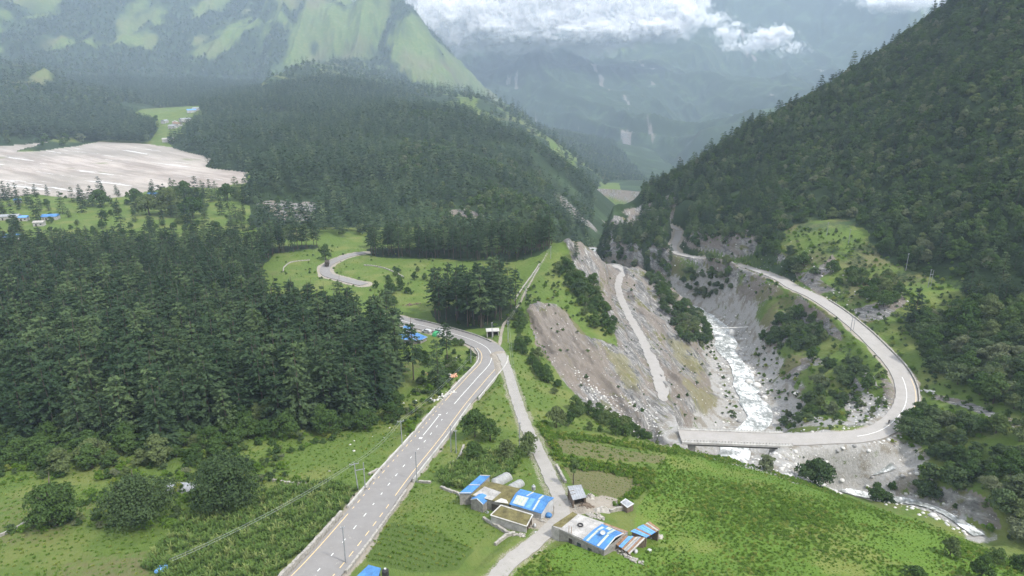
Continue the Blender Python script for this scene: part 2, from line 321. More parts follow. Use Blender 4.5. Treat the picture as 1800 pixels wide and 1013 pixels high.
def simple_mat(name, col, var=.25, scale=1.0, rough=.85, metal=0.0, spec=.25, bump=.15, stretch=(1, 1, 1)):
    m = new_mat(name); t = NT(m); p = t.pos(stretch)
    n1 = t.noise(p, scale, 5); n2 = t.noise(p, scale*7, 3)
    k = t.math('ADD', t.math('MULTIPLY', n1, .65), t.math('MULTIPLY', n2, .35))
    c = t.ramp(k, [(.3, scale_c(col, 1-var)), (.7, scale_c(col, 1+var))])
    t.out(c, rough, n2, bump, .1, spec, metal); return m
def mesh_obj(name, V, F, mats, parent=None, attrs=None, midx=None, smooth=False):
    me = bpy.data.meshes.new(name)
    V = np.asarray(V, np.float32)
    if isinstance(F, np.ndarray) and F.ndim == 2:
        n, k = F.shape
        me.vertices.add(len(V)); me.vertices.foreach_set('co', V.ravel())
        me.loops.add(n*k); me.loops.foreach_set('vertex_index', F.astype(np.int32).ravel())
        me.polygons.add(n); me.polygons.foreach_set('loop_start', np.arange(0, n*k, k, dtype=np.int32))
        me.polygons.foreach_set('loop_total', np.full(n, k, np.int32))
    else:
        me.from_pydata([tuple(map(float, q)) for q in V], [], [tuple(int(i) for i in f) for f in F])
    for m in (mats if isinstance(mats, (list, tuple)) else [mats]): me.materials.append(m)
    if midx is not None: me.polygons.foreach_set('material_index', np.asarray(midx, np.int32))
    if smooth: me.polygons.foreach_set('use_smooth', np.ones(len(me.polygons), bool))
    if attrs:
        for k, a in attrs.items():
            at = me.color_attributes.new(k, 'FLOAT_COLOR', 'POINT'); at.data.foreach_set('color', np.asarray(a, np.float32).ravel())
    me.update(calc_edges=True); me.validate()
    o = bpy.data.objects.new(name, me); COL.objects.link(o)
    if parent is not None: o.parent = parent
    return o
def tag(o, label=None, cat=None, group=None, kind=None):
    if label: o['label'] = label
    if cat: o['category'] = cat
    if group: o['group'] = group
    if kind: o['kind'] = kind
    return o
def structure(o): o['kind'] = 'structure'; return o
# ------------------------------------------------------------------ the land, one grid cut into ground, hills and mountains
NA, NR = (1000, 1000) if not globals().get('QUICK') else (500, 500)
ang = np.radians(np.concatenate([np.linspace(-75, -41, 60, endpoint=False), np.linspace(-41, 41, NA), np.linspace(41.5, 75, 60)]))
rad = np.concatenate([np.linspace(20, 85, 20, endpoint=False), np.exp(np.linspace(math.log(85), math.log(13500), NR))])
GA, GR = np.meshgrid(ang, rad)
GX = GR*np.sin(GA); GY = GR*np.cos(GA)
GZ, TOP, ROCK = height(GX, GY, full=True)
U, V_, FW = project(GX, GY, GZ)
x, y = GX, GY
nz = fbm(x, y, 8, 3, 91); nz2 = fbm(x, y, 60, 3, 92)
nzm = fbm(x, y, 22, 3, 90); Uj = U+6*nz+11*nzm; Vj = V_+3*nz+6*nzm*np.minimum(1, 300/np.maximum(FW, 1))
gz_r = np.gradient(GZ, axis=0)/np.maximum(np.gradient(GR, axis=0), .01); gz_a = np.gradient(GZ, axis=1)/np.maximum(np.gradient(GA, axis=1)*GR, .01)
SLOPE = np.hypot(gz_r, gz_a)
near = FW < 620
PINE_FLOOR = [(-300,452),(150,448),(380,442),(560,430),(562,440),(485,447),(462,475),(470,565),(560,580),(640,585),(665,600),(690,600),(703,640),(694,700),(670,722),(600,752),(450,752),(300,775),(150,785),(0,778),(-300,800)]
BAND = [(640,437),(700,433),(960,425),(975,435),(955,452),(900,460),(800,457),(700,455),(640,447)]
GROVE = [(755,545),(800,532),(880,525),(910,538),(890,572),(800,582),(765,570)]
RIVERBED = [(-400,225),(0,242),(250,252),(330,262),(400,270),(436,296),(432,322),(380,331),(300,327),(220,346),(150,350),(60,342),(0,350),(-400,362)]
CORN1 = [(280,960),(330,905),(420,880),(520,850),(590,848),(632,862),(600,900),(560,945),(500,1000),(470,1040),(330,1040),(250,1000)]
CORN2 = [(765,835),(800,815),(840,795),(895,790),(915,805),(905,830),(870,850),(850,862),(815,862),(780,858)]
VEG = [(690,920),(750,925),(830,965),(800,1000),(720,1005),(640,985),(650,955)]
TERR = [(985,820),(1040,815),(1100,830),(1128,838),(1115,860),(1075,885),(1030,860),(1005,850)]
TERR2 = [(950,765),(1020,775),(1130,795),(1170,800),(1160,815),(1080,810),(1000,800),(965,790)]
LUSH = [(1120,900),(1150,830),(1186,778),(1335,822),(1425,850),(1500,878),(1655,928),(1850,1015),(1700,1200),(900,1200),(880,1000),(1000,950),(1120,960)]
cls = {}
def P(poly, s, lo=0, hi=620, uu=None, vv=None): return inpoly(Uj, Vj, poly, s)*((FW > lo) & (FW < hi))
isb = TOP == 0
rock = ROCK.copy(); grav = np.zeros_like(rock); dirt = np.zeros_like(rock); crop = np.zeros_like(rock)
fore = np.zeros_like(rock); lush = np.zeros_like(rock); dry = np.zeros_like(rock); pink = np.zeros_like(rock)
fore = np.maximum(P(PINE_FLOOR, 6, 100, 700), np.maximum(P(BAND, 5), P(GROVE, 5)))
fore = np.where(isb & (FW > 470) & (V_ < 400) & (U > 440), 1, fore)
pink = np.where(isb, inpoly(Uj, V_+1.5*nz2, RIVERBED, 2.5)*(FW > 560), 0)
crop = np.maximum(P(CORN1, 4), np.maximum(P(CORN2, 3), P(VEG, 3)))
dry = np.maximum(P(TERR, 3), .6*P(TERR2, 3))
dry = np.maximum(dry, isb*near*.55*sstep(.15, .6, nz2)*(1-fore))
lush = P(LUSH, 8, 80, 230)
for (L3, wd) in ((RIVER, 15), (STREAM, 7), (STREAM2, 12), (STREAM3, 3)):
    d, _, tt_, _ = near_line(x.ravel(), y.ravel(), L3, 30); d = d.reshape(x.shape)
    if L3 is RIVER: wd = np.interp(tt_.reshape(x.shape), [0, len(L3)*.45, len(L3)*.62, len(L3)], [15, 15, 9, 5])
    grav = np.maximum(grav, (1-sstep(wd-3, wd+5, d+3*nz)))
grav = np.maximum(grav, P([(1195,780),(1225,800),(1330,828),(1400,850),(1440,855),(1420,790),(1370,778),(1210,775)], 4, 175, 400)*(1-lush*.0))
grav = np.maximum(grav, P([(1375,778),(1470,782),(1530,778),(1550,790),(1520,815),(1520,830),(1480,850),(1440,852),(1400,835)], 5))
grav = np.maximum(grav, .8*P([(1480,690),(1530,690),(1560,730),(1540,748),(1400,757),(1370,755),(1440,735),(1490,740)], 5))
for nm, L3, hw, dep in ROADS:
    d, _, _, _ = near_line(x.ravel(), y.ravel(), L3, 22); d = d.reshape(x.shape)
    dirt = np.maximum(dirt, (1-sstep(hw+.2, hw+2.2, d+1.3*nz))*(.75 if nm != 'LANE' else .5))
d, _, _, _ = near_line(x.ravel(), y.ravel(), PATH, 10); d = d.reshape(x.shape); dirt = np.maximum(dirt, .7*(1-sstep(.3, 1.1, d+.5*nz)))
dirt = np.maximum(dirt, .8*P([(930,900),(975,870),(1000,880),(1060,870),(1110,885),(1100,900),(1020,905),(960,930),(900,925)], 4, 90, 200))
# bare patches beside the valley road
for q in ([(1400,490),(1470,450),(1480,465),(1440,490),(1470,510),(1440,520)], [(1500,545),(1590,520),(1600,535),(1570,560),(1520,575)], [(1640,690),(1700,705),(1800,745),(1790,755),(1690,715),(1630,700)], [(1090,372),(1150,355),(1175,370),(1165,400),(1120,395)], [(1240,440),(1300,400),(1340,410),(1330,450),(1290,455)], [(1200,420),(1240,395),(1270,415),(1250,440),(1215,440)]):
    rock = np.maximum(rock, .9*P(q, 6, 180, 660))
rock = np.maximum(rock, P([(1540,650),(1590,690),(1585,740),(1500,760),(1480,745),(1530,720),(1550,690)], 5, 180, 400)*.6)
rock = np.maximum(rock, isb*near*sstep(1.25, 1.8, SLOPE)*(fore < .5)*.9)
scarb = P([(1262,500),(1360,498),(1385,515),(1310,545),(1260,560),(1240,550)], 8, 150, 520)*.9+P([(925,548),(985,538),(1045,610),(1075,690),(1010,672),(950,625)], 6, 150, 500); ochre = np.maximum(P([(1180,600),(1215,610),(1262,690),(1262,745),(1235,735),(1200,670)], 22, 150, 500), P([(1050,600),(1090,620),(1135,690),(1100,680)], 18, 150, 500))*(.45+.8*sstep(-.4, .5, fbm(x, y, 14, 3, 94)))
dry = np.maximum(dry*(1-rock), scarb); lush = np.maximum(lush, ochre)
# hills
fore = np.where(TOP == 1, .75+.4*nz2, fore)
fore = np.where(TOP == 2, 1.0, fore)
scar = inpoly(U+3*nz, V_+3*nz, [(445,358),(470,352),(520,356),(555,357),(553,388),(520,392),(490,385),(470,372)], 4)
rock = np.where(TOP == 2, np.maximum(np.maximum(scar, inpoly(U+3*nz, V_+2*nz, [(785,370),(820,368),(850,378),(850,390),(800,383)], 3)), sstep(.15, .5, fbm(x*1.2+y*.3, y*.25, 40, 4, 95))*sstep(880, 985, U)*sstep(300, 380, V_)), rock)
rock = np.where((TOP == 5), sstep(.22, .45, SLOPE), rock)
lm = fbm(x, y*.4, 260, 5, 96)
def mountain_wood(x, y, u, v):
    lq = fbm(x, y, 700, 2, 33); g = ridged(x+150*lq, y*.30+.3*x, 500, 4, 31)  # woods gather in gullies, so their dark also paints in relief shade
    b = np.interp(u, [0, 90, 200, 400, 500, 560, 640], [.10, .12, .30, .12, -.02, -.22, -.36]) + .55*sstep(100, 190, v)*(1-sstep(520, 600, u)) + .8*sstep(140, 165, v)*(1-sstep(480, 540, u))
    return sstep(-.42, .36, 1.0*fbm(x*1.2, y*.35, 240, 6, 96) + .55*fbm(x, y*.5, 60, 3, 99) - .35*(g-.2) + b)
lf = mountain_wood(x, y, U, V_)
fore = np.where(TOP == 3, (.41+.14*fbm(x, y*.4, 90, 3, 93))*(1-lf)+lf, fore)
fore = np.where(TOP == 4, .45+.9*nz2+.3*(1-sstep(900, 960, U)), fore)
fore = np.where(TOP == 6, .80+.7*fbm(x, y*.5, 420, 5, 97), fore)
fore = np.where((TOP == 0) & (U > 1400) & (V_ < 570) & (FW < 620), np.maximum(fore, .40+.4*fbm(x, y, 18, 3, 103)), fore)
fore = np.where((TOP == 5) & ~inpoly(U, V_, [(1046,322),(1088,322),(1092,337),(1052,342)]), .8, fore)
SCREE = [(1180,447),(1240,462),(1295,474),(1345,492),(1400,515),(1440,545),(1450,620),(1400,700),(1180,700)]
scb = (TOP <= 1) & inpoly(U, V_, SCREE) & (FW < 620)
fore = np.where(scb & (TOP == 1), .1, fore); rock = np.where(scb & (TOP == 1), .30+.9*fbm(x, y, 20, 3, 104)+.25, rock); dry = np.where(scb, np.maximum(dry, .5+.8*fbm(x, y, 16, 3, 107)), dry)
fs = sstep(.42, .75, fbm(x*1.4, y*.35, 160, 5, 98)+.12)
rock = np.where(TOP == 6, fs*.9, rock)
dry = np.where((TOP == 3) | (TOP == 4), .44+.35*fbm(x, y*.5, 150, 4, 101), dry); dry = np.where(TOP == 6, .35+.4*nz2, dry)
dry = np.where((TOP <= 1) & (U > 1380) & (V_ < 560) & (FW < 620), np.maximum(dry, .42+.6*fbm(x, y, 25, 3, 102)), dry)
vill = inpoly(U, V_, [(222,205),(250,192),(350,186),(355,200),(330,225),(312,245),(290,252),(262,250),(280,225),(240,212)], 3)
fore = np.where(FW > 900, fore*(1-vill), fore)
flats = inpoly(U, V_, [(-50,352),(60,345),(150,352),(230,352),(330,340),(440,335),(430,380),(380,392),(250,402),(150,410),(-50,415)], 3)*(isb)
A_ = np.stack([rock, grav, dirt, crop], -1).clip(0, 1); B_ = np.stack([fore, lush, dry, pink], -1).clip(0, 1)
mt = new_mat('land'); t = NT(mt); p = t.pos()
aA = t.n('ShaderNodeAttribute', _attribute_name='cover_a'); aB = t.n('ShaderNodeAttribute', _attribute_name='cover_b')
sA = t.n('ShaderNodeSeparateColor'); sB = t.n('ShaderNodeSeparateColor'); t.l(aA.outputs['Color'], sA.inputs[0]); t.l(aB.outputs['Color'], sB.inputs[0])
n3 = t.noise(p, 3.0, 5, .65); n1 = t.noise(p, .55, 5, .6); n0 = t.noise(p, .06, 5, .6); nf = t.noise(p, .012, 6, .6)
def edge(wt, nn=n1, k=.7): return t.maprange(t.math('ADD', wt, t.math('MULTIPLY', t.math('SUBTRACT', nn, .5), k)), .38, .62)
gr = t.mix(t.math('MULTIPLY', n1, 1.0), (.050, .085, .018), (.105, .150, .034))
gr = t.mix(t.maprange(n0, .45, .65), gr, t.mix(n3, (.090, .120, .030), (.145, .158, .052)))
gr = t.mix(t.maprange(n3, .55, .75), gr, (.038, .07, .016))
lu = t.mix(n1, (.058, .112, .017), (.105, .170, .028)); lu = t.mix(t.maprange(n0, .5, .65), lu, (.135, .16, .042)); lu = t.mix(t.maprange(n3, .5, .7), lu, (.065, .12, .018))
c = t.mix(edge(sB.outputs[1]), gr, lu)
c = t.mix(edge(sB.outputs[2]), c, t.mix(n3, (.07, .085, .03), (.14, .125, .065)))
c = t.mix(edge(aA.outputs['Alpha'], n1, .5), c, t.mix(n3, (.035, .060, .014), (.085, .125, .030)))
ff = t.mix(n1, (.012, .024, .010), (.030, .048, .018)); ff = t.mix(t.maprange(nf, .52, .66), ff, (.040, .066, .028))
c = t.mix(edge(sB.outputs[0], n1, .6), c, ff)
c = t.mix(edge(sA.outputs[2], n3, .9), c, t.mix(n1, (.17, .15, .12), (.33, .30, .26)))
# bedded rock: bands run down the slope
pr = t.tex((7, 1.1, 3)); nb = t.noise(pr, 1.0, 8, .68); pr2 = t.tex((40, 9, 12)); nb2 = t.noise(pr2, 1.0, 5, .6)
rk = t.ramp(nb, [(.32, (.04, .04, .042)), (.46, (.12, .117, .112)), (.58, (.20, .195, .187)), (.72, (.42, .41, .395))])
rk = t.mix(t.maprange(nb2, .46, .56), rk, t.mix(nb, (.085, .072, .062), (.22, .195, .17)))
vo = t.n('ShaderNodeTexVoronoi', Scale=.9); t.l(p, vo.inputs['Vector'])
rk = t.mix(t.maprange(vo.outputs['Distance'], .20, .10), rk, (.38, .37, .355))
rk = t.mix(t.maprange(t.noise(t.tex((20, 5, 8)), 1, 6, .7), .55, .64), rk, t.mix(n1, (.05, .07, .022), (.15, .13, .06)))
rk = t.mix(t.math('MULTIPLY', edge(sB.outputs[2], nb2, .9), .8), rk, t.mix(nb, (.085, .07, .058), (.20, .175, .15)))
rk = t.mix(t.math('MULTIPLY', edge(sB.outputs[1], nb, 1.6), .6), rk, t.mix(n3, (.09, .10, .035), (.20, .17, .085)))
c = t.mix(edge(sA.outputs[0], n1, .8), c, rk)
vg = t.n('ShaderNodeTexVoronoi', Scale=1.3); t.l(p, vg.inputs['Vector'])
gv = t.mix(t.noise(p, 1.2, 6, .7), (.14, .138, .13), (.36, .35, .335)); gv = t.mix(t.maprange(t.noise(p, .16, 6, .7), .48, .62), gv, (.17, .155, .13)); gv = t.mix(t.maprange(t.noise(t.tex((14, 5, 5), 20), 1, 6, .7), .60, .66), gv, (.085, .105, .04)); gv = t.mix(t.maprange(vg.outputs['Distance'], .2, .08), gv, (.42, .41, .39))
c = t.mix(edge(sA.outputs[1], n1, .8), c, gv)
ps = t.tex((110, 20, 50), -38)
pk = t.mix(t.maprange(t.noise(ps, 1.0, 9, .7), .35, .65), (.22, .188, .165), (.375, .335, .30)); pk = t.mix(t.math('MULTIPLY', t.maprange(t.noise(t.pos((.004, .006, .01)), 1, 5, .6), .40, .62), .55), pk, (.20, .19, .165)); pk = t.mix(t.maprange(t.noise(t.tex((260, 26, 60), -30), 1.6, 9, .72), .585, .615), pk, (.47, .465, .455))
pk = t.mix(t.maprange(t.noise(t.pos((.008, .014, .01)), 1, 6, .65), .60, .68), pk, (.16, .17, .09))
c = t.mix(edge(aB.outputs['Alpha'], n0, .3), c, pk)
bh = t.math('ADD', t.math('MULTIPLY', n1, .6), t.math('MULTIPLY', n3, .25)); bh = t.math('ADD', bh, t.math('MULTIPLY', nb, .8))
t.out(c, .95, bh, .8, .7, .1)
nr, na = GX.shape
VV = np.stack([GX, GY, GZ], -1).reshape(-1, 3); Af = A_.reshape(-1, 4); Bf = B_.reshape(-1, 4)
ii = np.arange(nr*na).reshape(nr, na)
Q = np.stack([ii[:-1, :-1], ii[:-1, 1:], ii[1:, 1:], ii[1:, :-1]], -1)      # clockwise seen from below -> normals up
qt = TOP[:-1, :-1]
def cut(name, mask):
    q = Q[mask].reshape(-1, 4); used, inv = np.unique(q, return_inverse=True)
    o = mesh_obj(name, VV[used], inv.reshape(-1, 4)[:, ::-1], mt, attrs={'cover_a': Af[used], 'cover_b': Bf[used]}, smooth=True)
    return structure(o)
rbm = (B_[:-1, :-1, 3] > .5) & (qt == 0)
cut('ground', (qt == 0) & ~rbm); cut('river_bed', rbm)
cut('forested_hillside', qt == 1); cut('forested_hills', qt == 2)
cut('mountain_slope', (qt == 3)); cut('valley_spur', (qt == 4) | (qt == 5)); cut('mountain', qt == 6)
# ------------------------------------------------------------------ roads, water, bridges
M = {}
M['asphalt'] = new_mat('worn_asphalt'); t = NT(M['asphalt']); p = t.pos()
n = t.noise(p, .35, 6, .6); n2_ = t.noise(p, 3.5, 5, .7)
c = t.mix(n, (.115, .112, .11), (.20, .193, .187)); c = t.mix(t.math('MULTIPLY', n2_, .35), c, (.30, .28, .265))
c = t.mix(t.maprange(t.noise(p, .9, 7, .75), .60, .70), c, (.34, .315, .285)); t.out(c, .85, n2_, .2, .05)
M['pale_road'] = new_mat('dusty_road'); t = NT(M['pale_road']); p = t.pos()
n = t.noise(p, .3, 7, .65); n2_ = t.noise(p, 3.0, 6, .7)
c = t.mix(n, (.20, .19, .178), (.32, .305, .29)); c = t.mix(t.maprange(n2_, .5, .7), c, (.25, .235, .215)); t.out(c, .95, n2_, .5, .1)
M['lane'] = new_mat('broken_concrete_lane'); t = NT(M['lane']); p = t.pos()
n = t.noise(p, .5, 7, .7); n2_ = t.noise(p, 4.0, 6, .7)
c = t.mix(n, (.19, .18, .165), (.32, .305, .285)); c = t.mix(t.maprange(n2_, .52, .7), c, (.20, .185, .165)); c = t.mix(t.maprange(t.noise(p, .8, 5, .7), .62, .70), c, (.12, .14, .06)); t.out(c, .95, n2_, .5, .1)
M['concrete'] = simple_mat('weathered_concrete', (.36, .35, .33), .35, .7)
M['grime'] = simple_mat('stained_concrete', (.20, .195, .18), .45, .8)
M['white_line'] = simple_mat('white_road_paint', (.66, .66, .64), .2, 2)
M['yellow_line'] = simple_mat('yellow_road_paint', (.62, .45, .22), .25, 2)
M['stone'] = simple_mat('dry_stone', (.26, .245, .22), .55, 1.6, bump=.6)
M['rock'] = simple_mat('pale_boulder', (.44, .43, .41), .35, .5, bump=.4)
M['rockdark'] = simple_mat('grey_boulder', (.22, .215, .21), .4, .6, bump=.4)
def ts(L):
    d = np.gradient(L[:, :2], axis=0); d /= np.linalg.norm(d, axis=1)[:, None]
    return np.stack([d[:, 1], -d[:, 0]], 1)           # to the right of the way
def ribbon(name, L, o0, o1, z0, mat, rows=5, thick=.5, jag=0.0, zs=None, i0=0, i1=None, edge=None):
    N = ts(L)[i0:i1]; L = L[i0:i1]; n = len(L)
    ws = np.linspace(0, 1, rows); V = []; k = rows+2
    r_ = np.random.default_rng(len(L)+int(np.abs(np.max(o0))*10))
    ja = jag*(r_.random(n)-.5); jb = jag*(r_.random(n)-.5)
    o0 = np.broadcast_to(o0, (n,)); o1 = np.broadcast_to(o1, (n,))
    for i in range(n):
        a, b = o0[i]+ja[i], o1[i]+jb[i]
        V.append((L[i, 0]+N[i, 0]*a, L[i, 1]+N[i, 1]*a, L[i, 2]+z0-thick))
        for w_ in ws: q = a+(b-a)*w_; V.append((L[i, 0]+N[i, 0]*q, L[i, 1]+N[i, 1]*q, L[i, 2]+z0))
        V.append((L[i, 0]+N[i, 0]*b, L[i, 1]+N[i, 1]*b, L[i, 2]+z0-thick))
    F = [(i*k+j, i*k+j+1, (i+1)*k+j+1, (i+1)*k+j) for i in range(n-1) for j in range(k-1)]
    F = [f[::-1] for f in F]
    return mesh_obj(name, V, F, mat)
def dense(L, step):
    s = np.concatenate([[0], np.cumsum(np.linalg.norm(np.diff(L[:, :2], axis=0), axis=1))]); q = np.arange(0, s[-1], step)
    return np.stack([np.interp(q, s, L[:, i]) for i in range(3)], 1), q
def atv(L, v, u=None):
    a, b, _ = project(L[:, 0], L[:, 1], L[:, 2]); d = np.abs(b-v) + (0 if u is None else np.abs(a-u)); return int(d.argmin())
mw_l = np.interp(np.arange(len(MAIN)), [0, len(MAIN)], [-4.4, -4.4])
vb = np.array([project(*q)[1] for q in MAIN])
wr = np.interp(vb, [560, 590, 615, 650, 720, 800, 1000], [4.2, 4.2, 5.8, 6.2, 4.8, 4.5, 4.8])
structure(ribbon('road', MAIN, -4.3, wr, 0, M['asphalt'], 9))
structure(ribbon('road', BACK, -2.9, 2.9, 0, M['asphalt'], 5))
structure(ribbon('lane', LANE, -1.7, 1.7, .02, M['lane'], 5, jag=.35))
_wv = np.interp(np.arange(len(VALLEY)), [0, len(VALLEY)*.5, len(VALLEY)*.7, len(VALLEY)], [3.6, 3.6, 2.8, 2.6])
structure(ribbon('road', VALLEY, -_wv, _wv, 0, M['pale_road'], 7, jag=.25))
_v = project(SLIP[:, 0], SLIP[:, 1], SLIP[:, 2])[1]; _k = int(np.argmin(np.abs(_v-706))); _w = np.interp(np.arange(len(SLIP)-_k), [0, 3, 8, 40], [.9, 2.0, 2.5, 2.0])
structure(ribbon('dirt_road', SLIP, -_w, _w*1.05, .02, M['pale_road'], 5, jag=.9, i0=_k))
_p = [ph(u_, v_, 118.35) for u_, v_ in [(1511,657),(1528,655),(1560,664),(1580,676),(1572,682),(1545,681),(1524,670)]]
structure(mesh_obj('lay_by', [tuple(q) for q in _p]+[(q[0], q[1], q[2]-.5) for q in _p], [tuple(range(7))[::-1]]+[(i, (i+1) % 7, (i+1) % 7+7, i+7) for i in range(7)], M['asphalt']))
structure(ribbon('dirt_road', HIGH, -2.2, 2.2, .02, M['pale_road'], 3, jag=.5))
def strips(name, L, off, wid, mat, i0=None, i1=None, dash=None, dz=.012):
    """painted marking: continuous, or dashes of (length, gap)"""
    Ld, q = dense(L, .5); N = ts(Ld); V = []; F = []
    v = project(Ld[:, 0], Ld[:, 1], Ld[:, 2])[1]
    on = np.ones(len(Ld), bool)
    if i0 is not None: on &= (q >= i0) & (q <= i1)
    if dash: on &= (q % (dash[0]+dash[1])) < dash[0]
    for i in range(len(Ld)-1):
        if not (on[i] and on[i+1]): continue
        b = len(V)
        for j, o in ((i, off-wid/2), (i, off+wid/2), (i+1, off+wid/2), (i+1, off-wid/2)):
            V.append((Ld[j, 0]+N[j, 0]*o, Ld[j, 1]+N[j, 1]*o, Ld[j, 2]+dz))
        F.append((b, b+1, b+2, b+3))
    return structure(mesh_obj(name, V, F, mat))
def sof(L, u, v):
    i = atv(L, v, u); s = np.concatenate([[0], np.cumsum(np.linalg.norm(np.diff(L[:, :2], axis=0), axis=1))]); return s[i]
SM = lambda u, v: sof(MAIN, u, v)
strips('road_markings', MAIN, 0.1, .15, M['white_line'], 0, SM(795, 722), (1.8, 3.6))
strips('road_markings', MAIN, 0.1, .16, M['white_line'], SM(800, 714), SM(700, 562))
strips('road_markings', MAIN, -3.6, .15, M['yellow_line'], 0, SM(645, 905))
strips('road_markings', MAIN, -3.6, .15, M['yellow_line'], SM(645, 895), SM(800, 712), (1.6, 1.7))
strips('road_markings', MAIN, -3.6, .15, M['yellow_line'], SM(800, 705), SM(850, 612))
strips('road_markings', MAIN, 3.5, .15, M['yellow_line'], 0, SM(668, 880), (2.2, 1.8))
strips('road_markings', MAIN, 3.5, .15, M['yellow_line'], SM(672, 875), SM(868, 650))
strips('road_markings', MAIN, -1.7, .15, M['white_line'], SM(752, 770), SM(782, 733), None, .016)
for q in (SM(750, 771), SM(784, 731)): strips('road_markings', MAIN, -1.7, .8, M['white_line'], q-.2, q+.9, None, .020)
SV = lambda u, v: sof(VALLEY, u, v)
strips('road_markings', VALLEY, 0, .16, M['white_line'], SV(1500, 768), SV(1592, 660))
strips('road_markings', VALLEY, 3.0, .15, M['yellow_line'], SV(1560, 750), SV(1585, 660))
# kerbs, parapets and stone walls beside the roads
def wall(name, pts, h, wdt, mat, label, jag=.0, group=None, cat='wall', below=1.2, cap=None, gap=None):
    L, q = dense(np.array(pts, float), .7 if jag else 1.5); N = ts(L); n = len(L); V = []; F = []
    r_ = np.random.default_rng(int(abs(L[0, 0])*10)+n)
    for i in range(n):
        hh = h*(1-jag*r_.random()*.9); ww = wdt/2*(1+jag*(r_.random()-.3)); sh = jag*.3*(r_.random()-.5)
        for o, z in ((-ww+sh, -below), (-ww*.9+sh, hh*.95), (ww*.9+sh, hh), (ww+sh, -below)):
            V.append((L[i, 0]+N[i, 0]*o, L[i, 1]+N[i, 1]*o, L[i, 2]+z))
    for i in range(n-1):
        for j in range(3): F.append((i*4+j, (i+1)*4+j, (i+1)*4+j+1, i*4+j+1))
    F += [(0, 1, 2, 3), tuple(n*4-4+k for k in (3, 2, 1, 0))]
    return tag(mesh_obj(name, V, F, mat), label, cat, group)
def offset(L, off, s0, s1, dz=0.0):
    Ld, q = dense(L, 1.0); N = ts(Ld); m = (q >= s0) & (q <= s1); o = Ld[m].copy(); o[:, :2] += N[m]*off; o[:, 2] += dz; return o
def ground_line(px, step=1.5, dz=0.0):
    """a line laid on the land from picture points"""
    pts = [gp(u, v) for u, v in px]; L = smooth_line(pts, step); L[:, 2] = height(L[:, 0], L[:, 1])+dz; return L
def gp(u, v, tmax=2500.0):
    """the land point seen at picture point (u, v)"""
    d = ray(u, v); ts_ = np.concatenate([np.arange(60, 700, 1.0), np.arange(700, tmax, 4.0)])
    px = d[0]*ts_; py = d[1]*ts_; pz = CAMZ+d[2]*ts_; g = height(px, py)-pz
    k = np.nonzero(g > 0)[0]
    if len(k) == 0: return np.array([px[-1], py[-1], g[-1]+pz[-1]])
    k = k[0]; a = ts_[max(0, k-1)]; b = ts_[k]
    tt = np.linspace(a, b, 12); px = d[0]*tt; py = d[1]*tt; gg = height(px, py)-(CAMZ+d[2]*tt); j = max(0, int(np.argmax(gg > 0)))
    return np.array([px[j], py[j], CAMZ+d[2]*tt[j]])
wall('retaining_wall', offset(MAIN, -5.0, 0, SM(640, 900)), 1.0, .7, M['stone'], 'dark dry stone wall between the cornfield and the lower left road edge', .35)
wall('kerb_wall', offset(MAIN, -4.85, SM(648, 893), SM(790, 715)), .45, .45, M['concrete'], 'low pale concrete kerb along the left edge of the main road beside the meadow')
wall('kerb_wall', offset(MAIN, -4.85, SM(800, 700), SM(850, 612)), .4, .4, M['concrete'], 'thin concrete kerb on the inside of the main road bend')
wr2 = offset(MAIN, 5.35, SM(690, 850), SM(805, 710)); wall('parapet_wall', wr2, .8, .4, M['concrete'], 'straight concrete parapet on the right of the main road below the bend')
wr3 = offset(MAIN, 6.5, SM(812, 700), SM(866, 628)); wall('parapet_wall', wr3, .8, .45, M['concrete'], 'curved concrete parapet round the outside of the main road bend')
wall('retaining_wall', offset(MAIN, 5.2, SM(560, 1010), SM(680, 862)), .5, .5, M['stone'], 'weathered stone edging between the lower main road and the green field', .35)
wall('kerb_wall', offset(MAIN, 4.6, SM(850, 606), SM(715, 566)), .5, .5, M['grime'], 'grey kerb wall on the uphill side of the main road above the bend')
wall('retaining_wall', offset(VALLEY, 4.1, SV(1592, 735), SV(1440, 532)), .7, .5, M['stone'], 'rough stone kerb on the hill side of the valley road', .3)
# water
M['water'] = new_mat('white_water'); t = NT(M['water'])
p = t.pos((.55, .30, .5), (0, 0, R(-15))); a = t.noise(p, 1.6, 9, .78); b = t.noise(t.pos(), .16, 4, .6)
k = t.math('ADD', t.math('MULTIPLY', a, .7), t.math('MULTIPLY', b, .45))
c = t.ramp(k, [(.50, (.14, .15, .14)), (.58, (.33, .34, .33)), (.65, (.72, .73, .73))]); t.out(c, .35, a, .9, .4, .4)
for nm, L, wd in (('river', RIVER, 5.2), ('stream', STREAM, 1.7), ('stream', STREAM2, 2.2), ('stream', STREAM3, 1.6)):
    Ld, q = dense(L, 1.0); wob = 1+.35*fbm(Ld[:, 0]*1.0, Ld[:, 1], 14, 2, 7); sh = 2.2*fbm(Ld[:, 0], Ld[:, 1]+300, 22, 2, 9)*(wd/5)
    r_ = np.random.default_rng(4); N = ts(Ld); V = []; rows = 9
    for i in range(len(Ld)):
        for j in range(rows):
            f_ = j/(rows-1)*2-1; o = f_*wd*wob[i]+sh[i]
            V.append((Ld[i, 0]+N[i, 0]*o, Ld[i, 1]+N[i, 1]*o, Ld[i, 2]-.62*(1 if wd > 4 else .4)+.25*(r_.random()-.5)*(1 if wd > 4 else .5)))
    F = [(i*rows+j, i*rows+j+1, (i+1)*rows+j+1, (i+1)*rows+j)[::-1] for i in range(len(Ld)-1) for j in range(rows-1)]
    structure(mesh_obj(nm, V, F, M['water'], smooth=True))
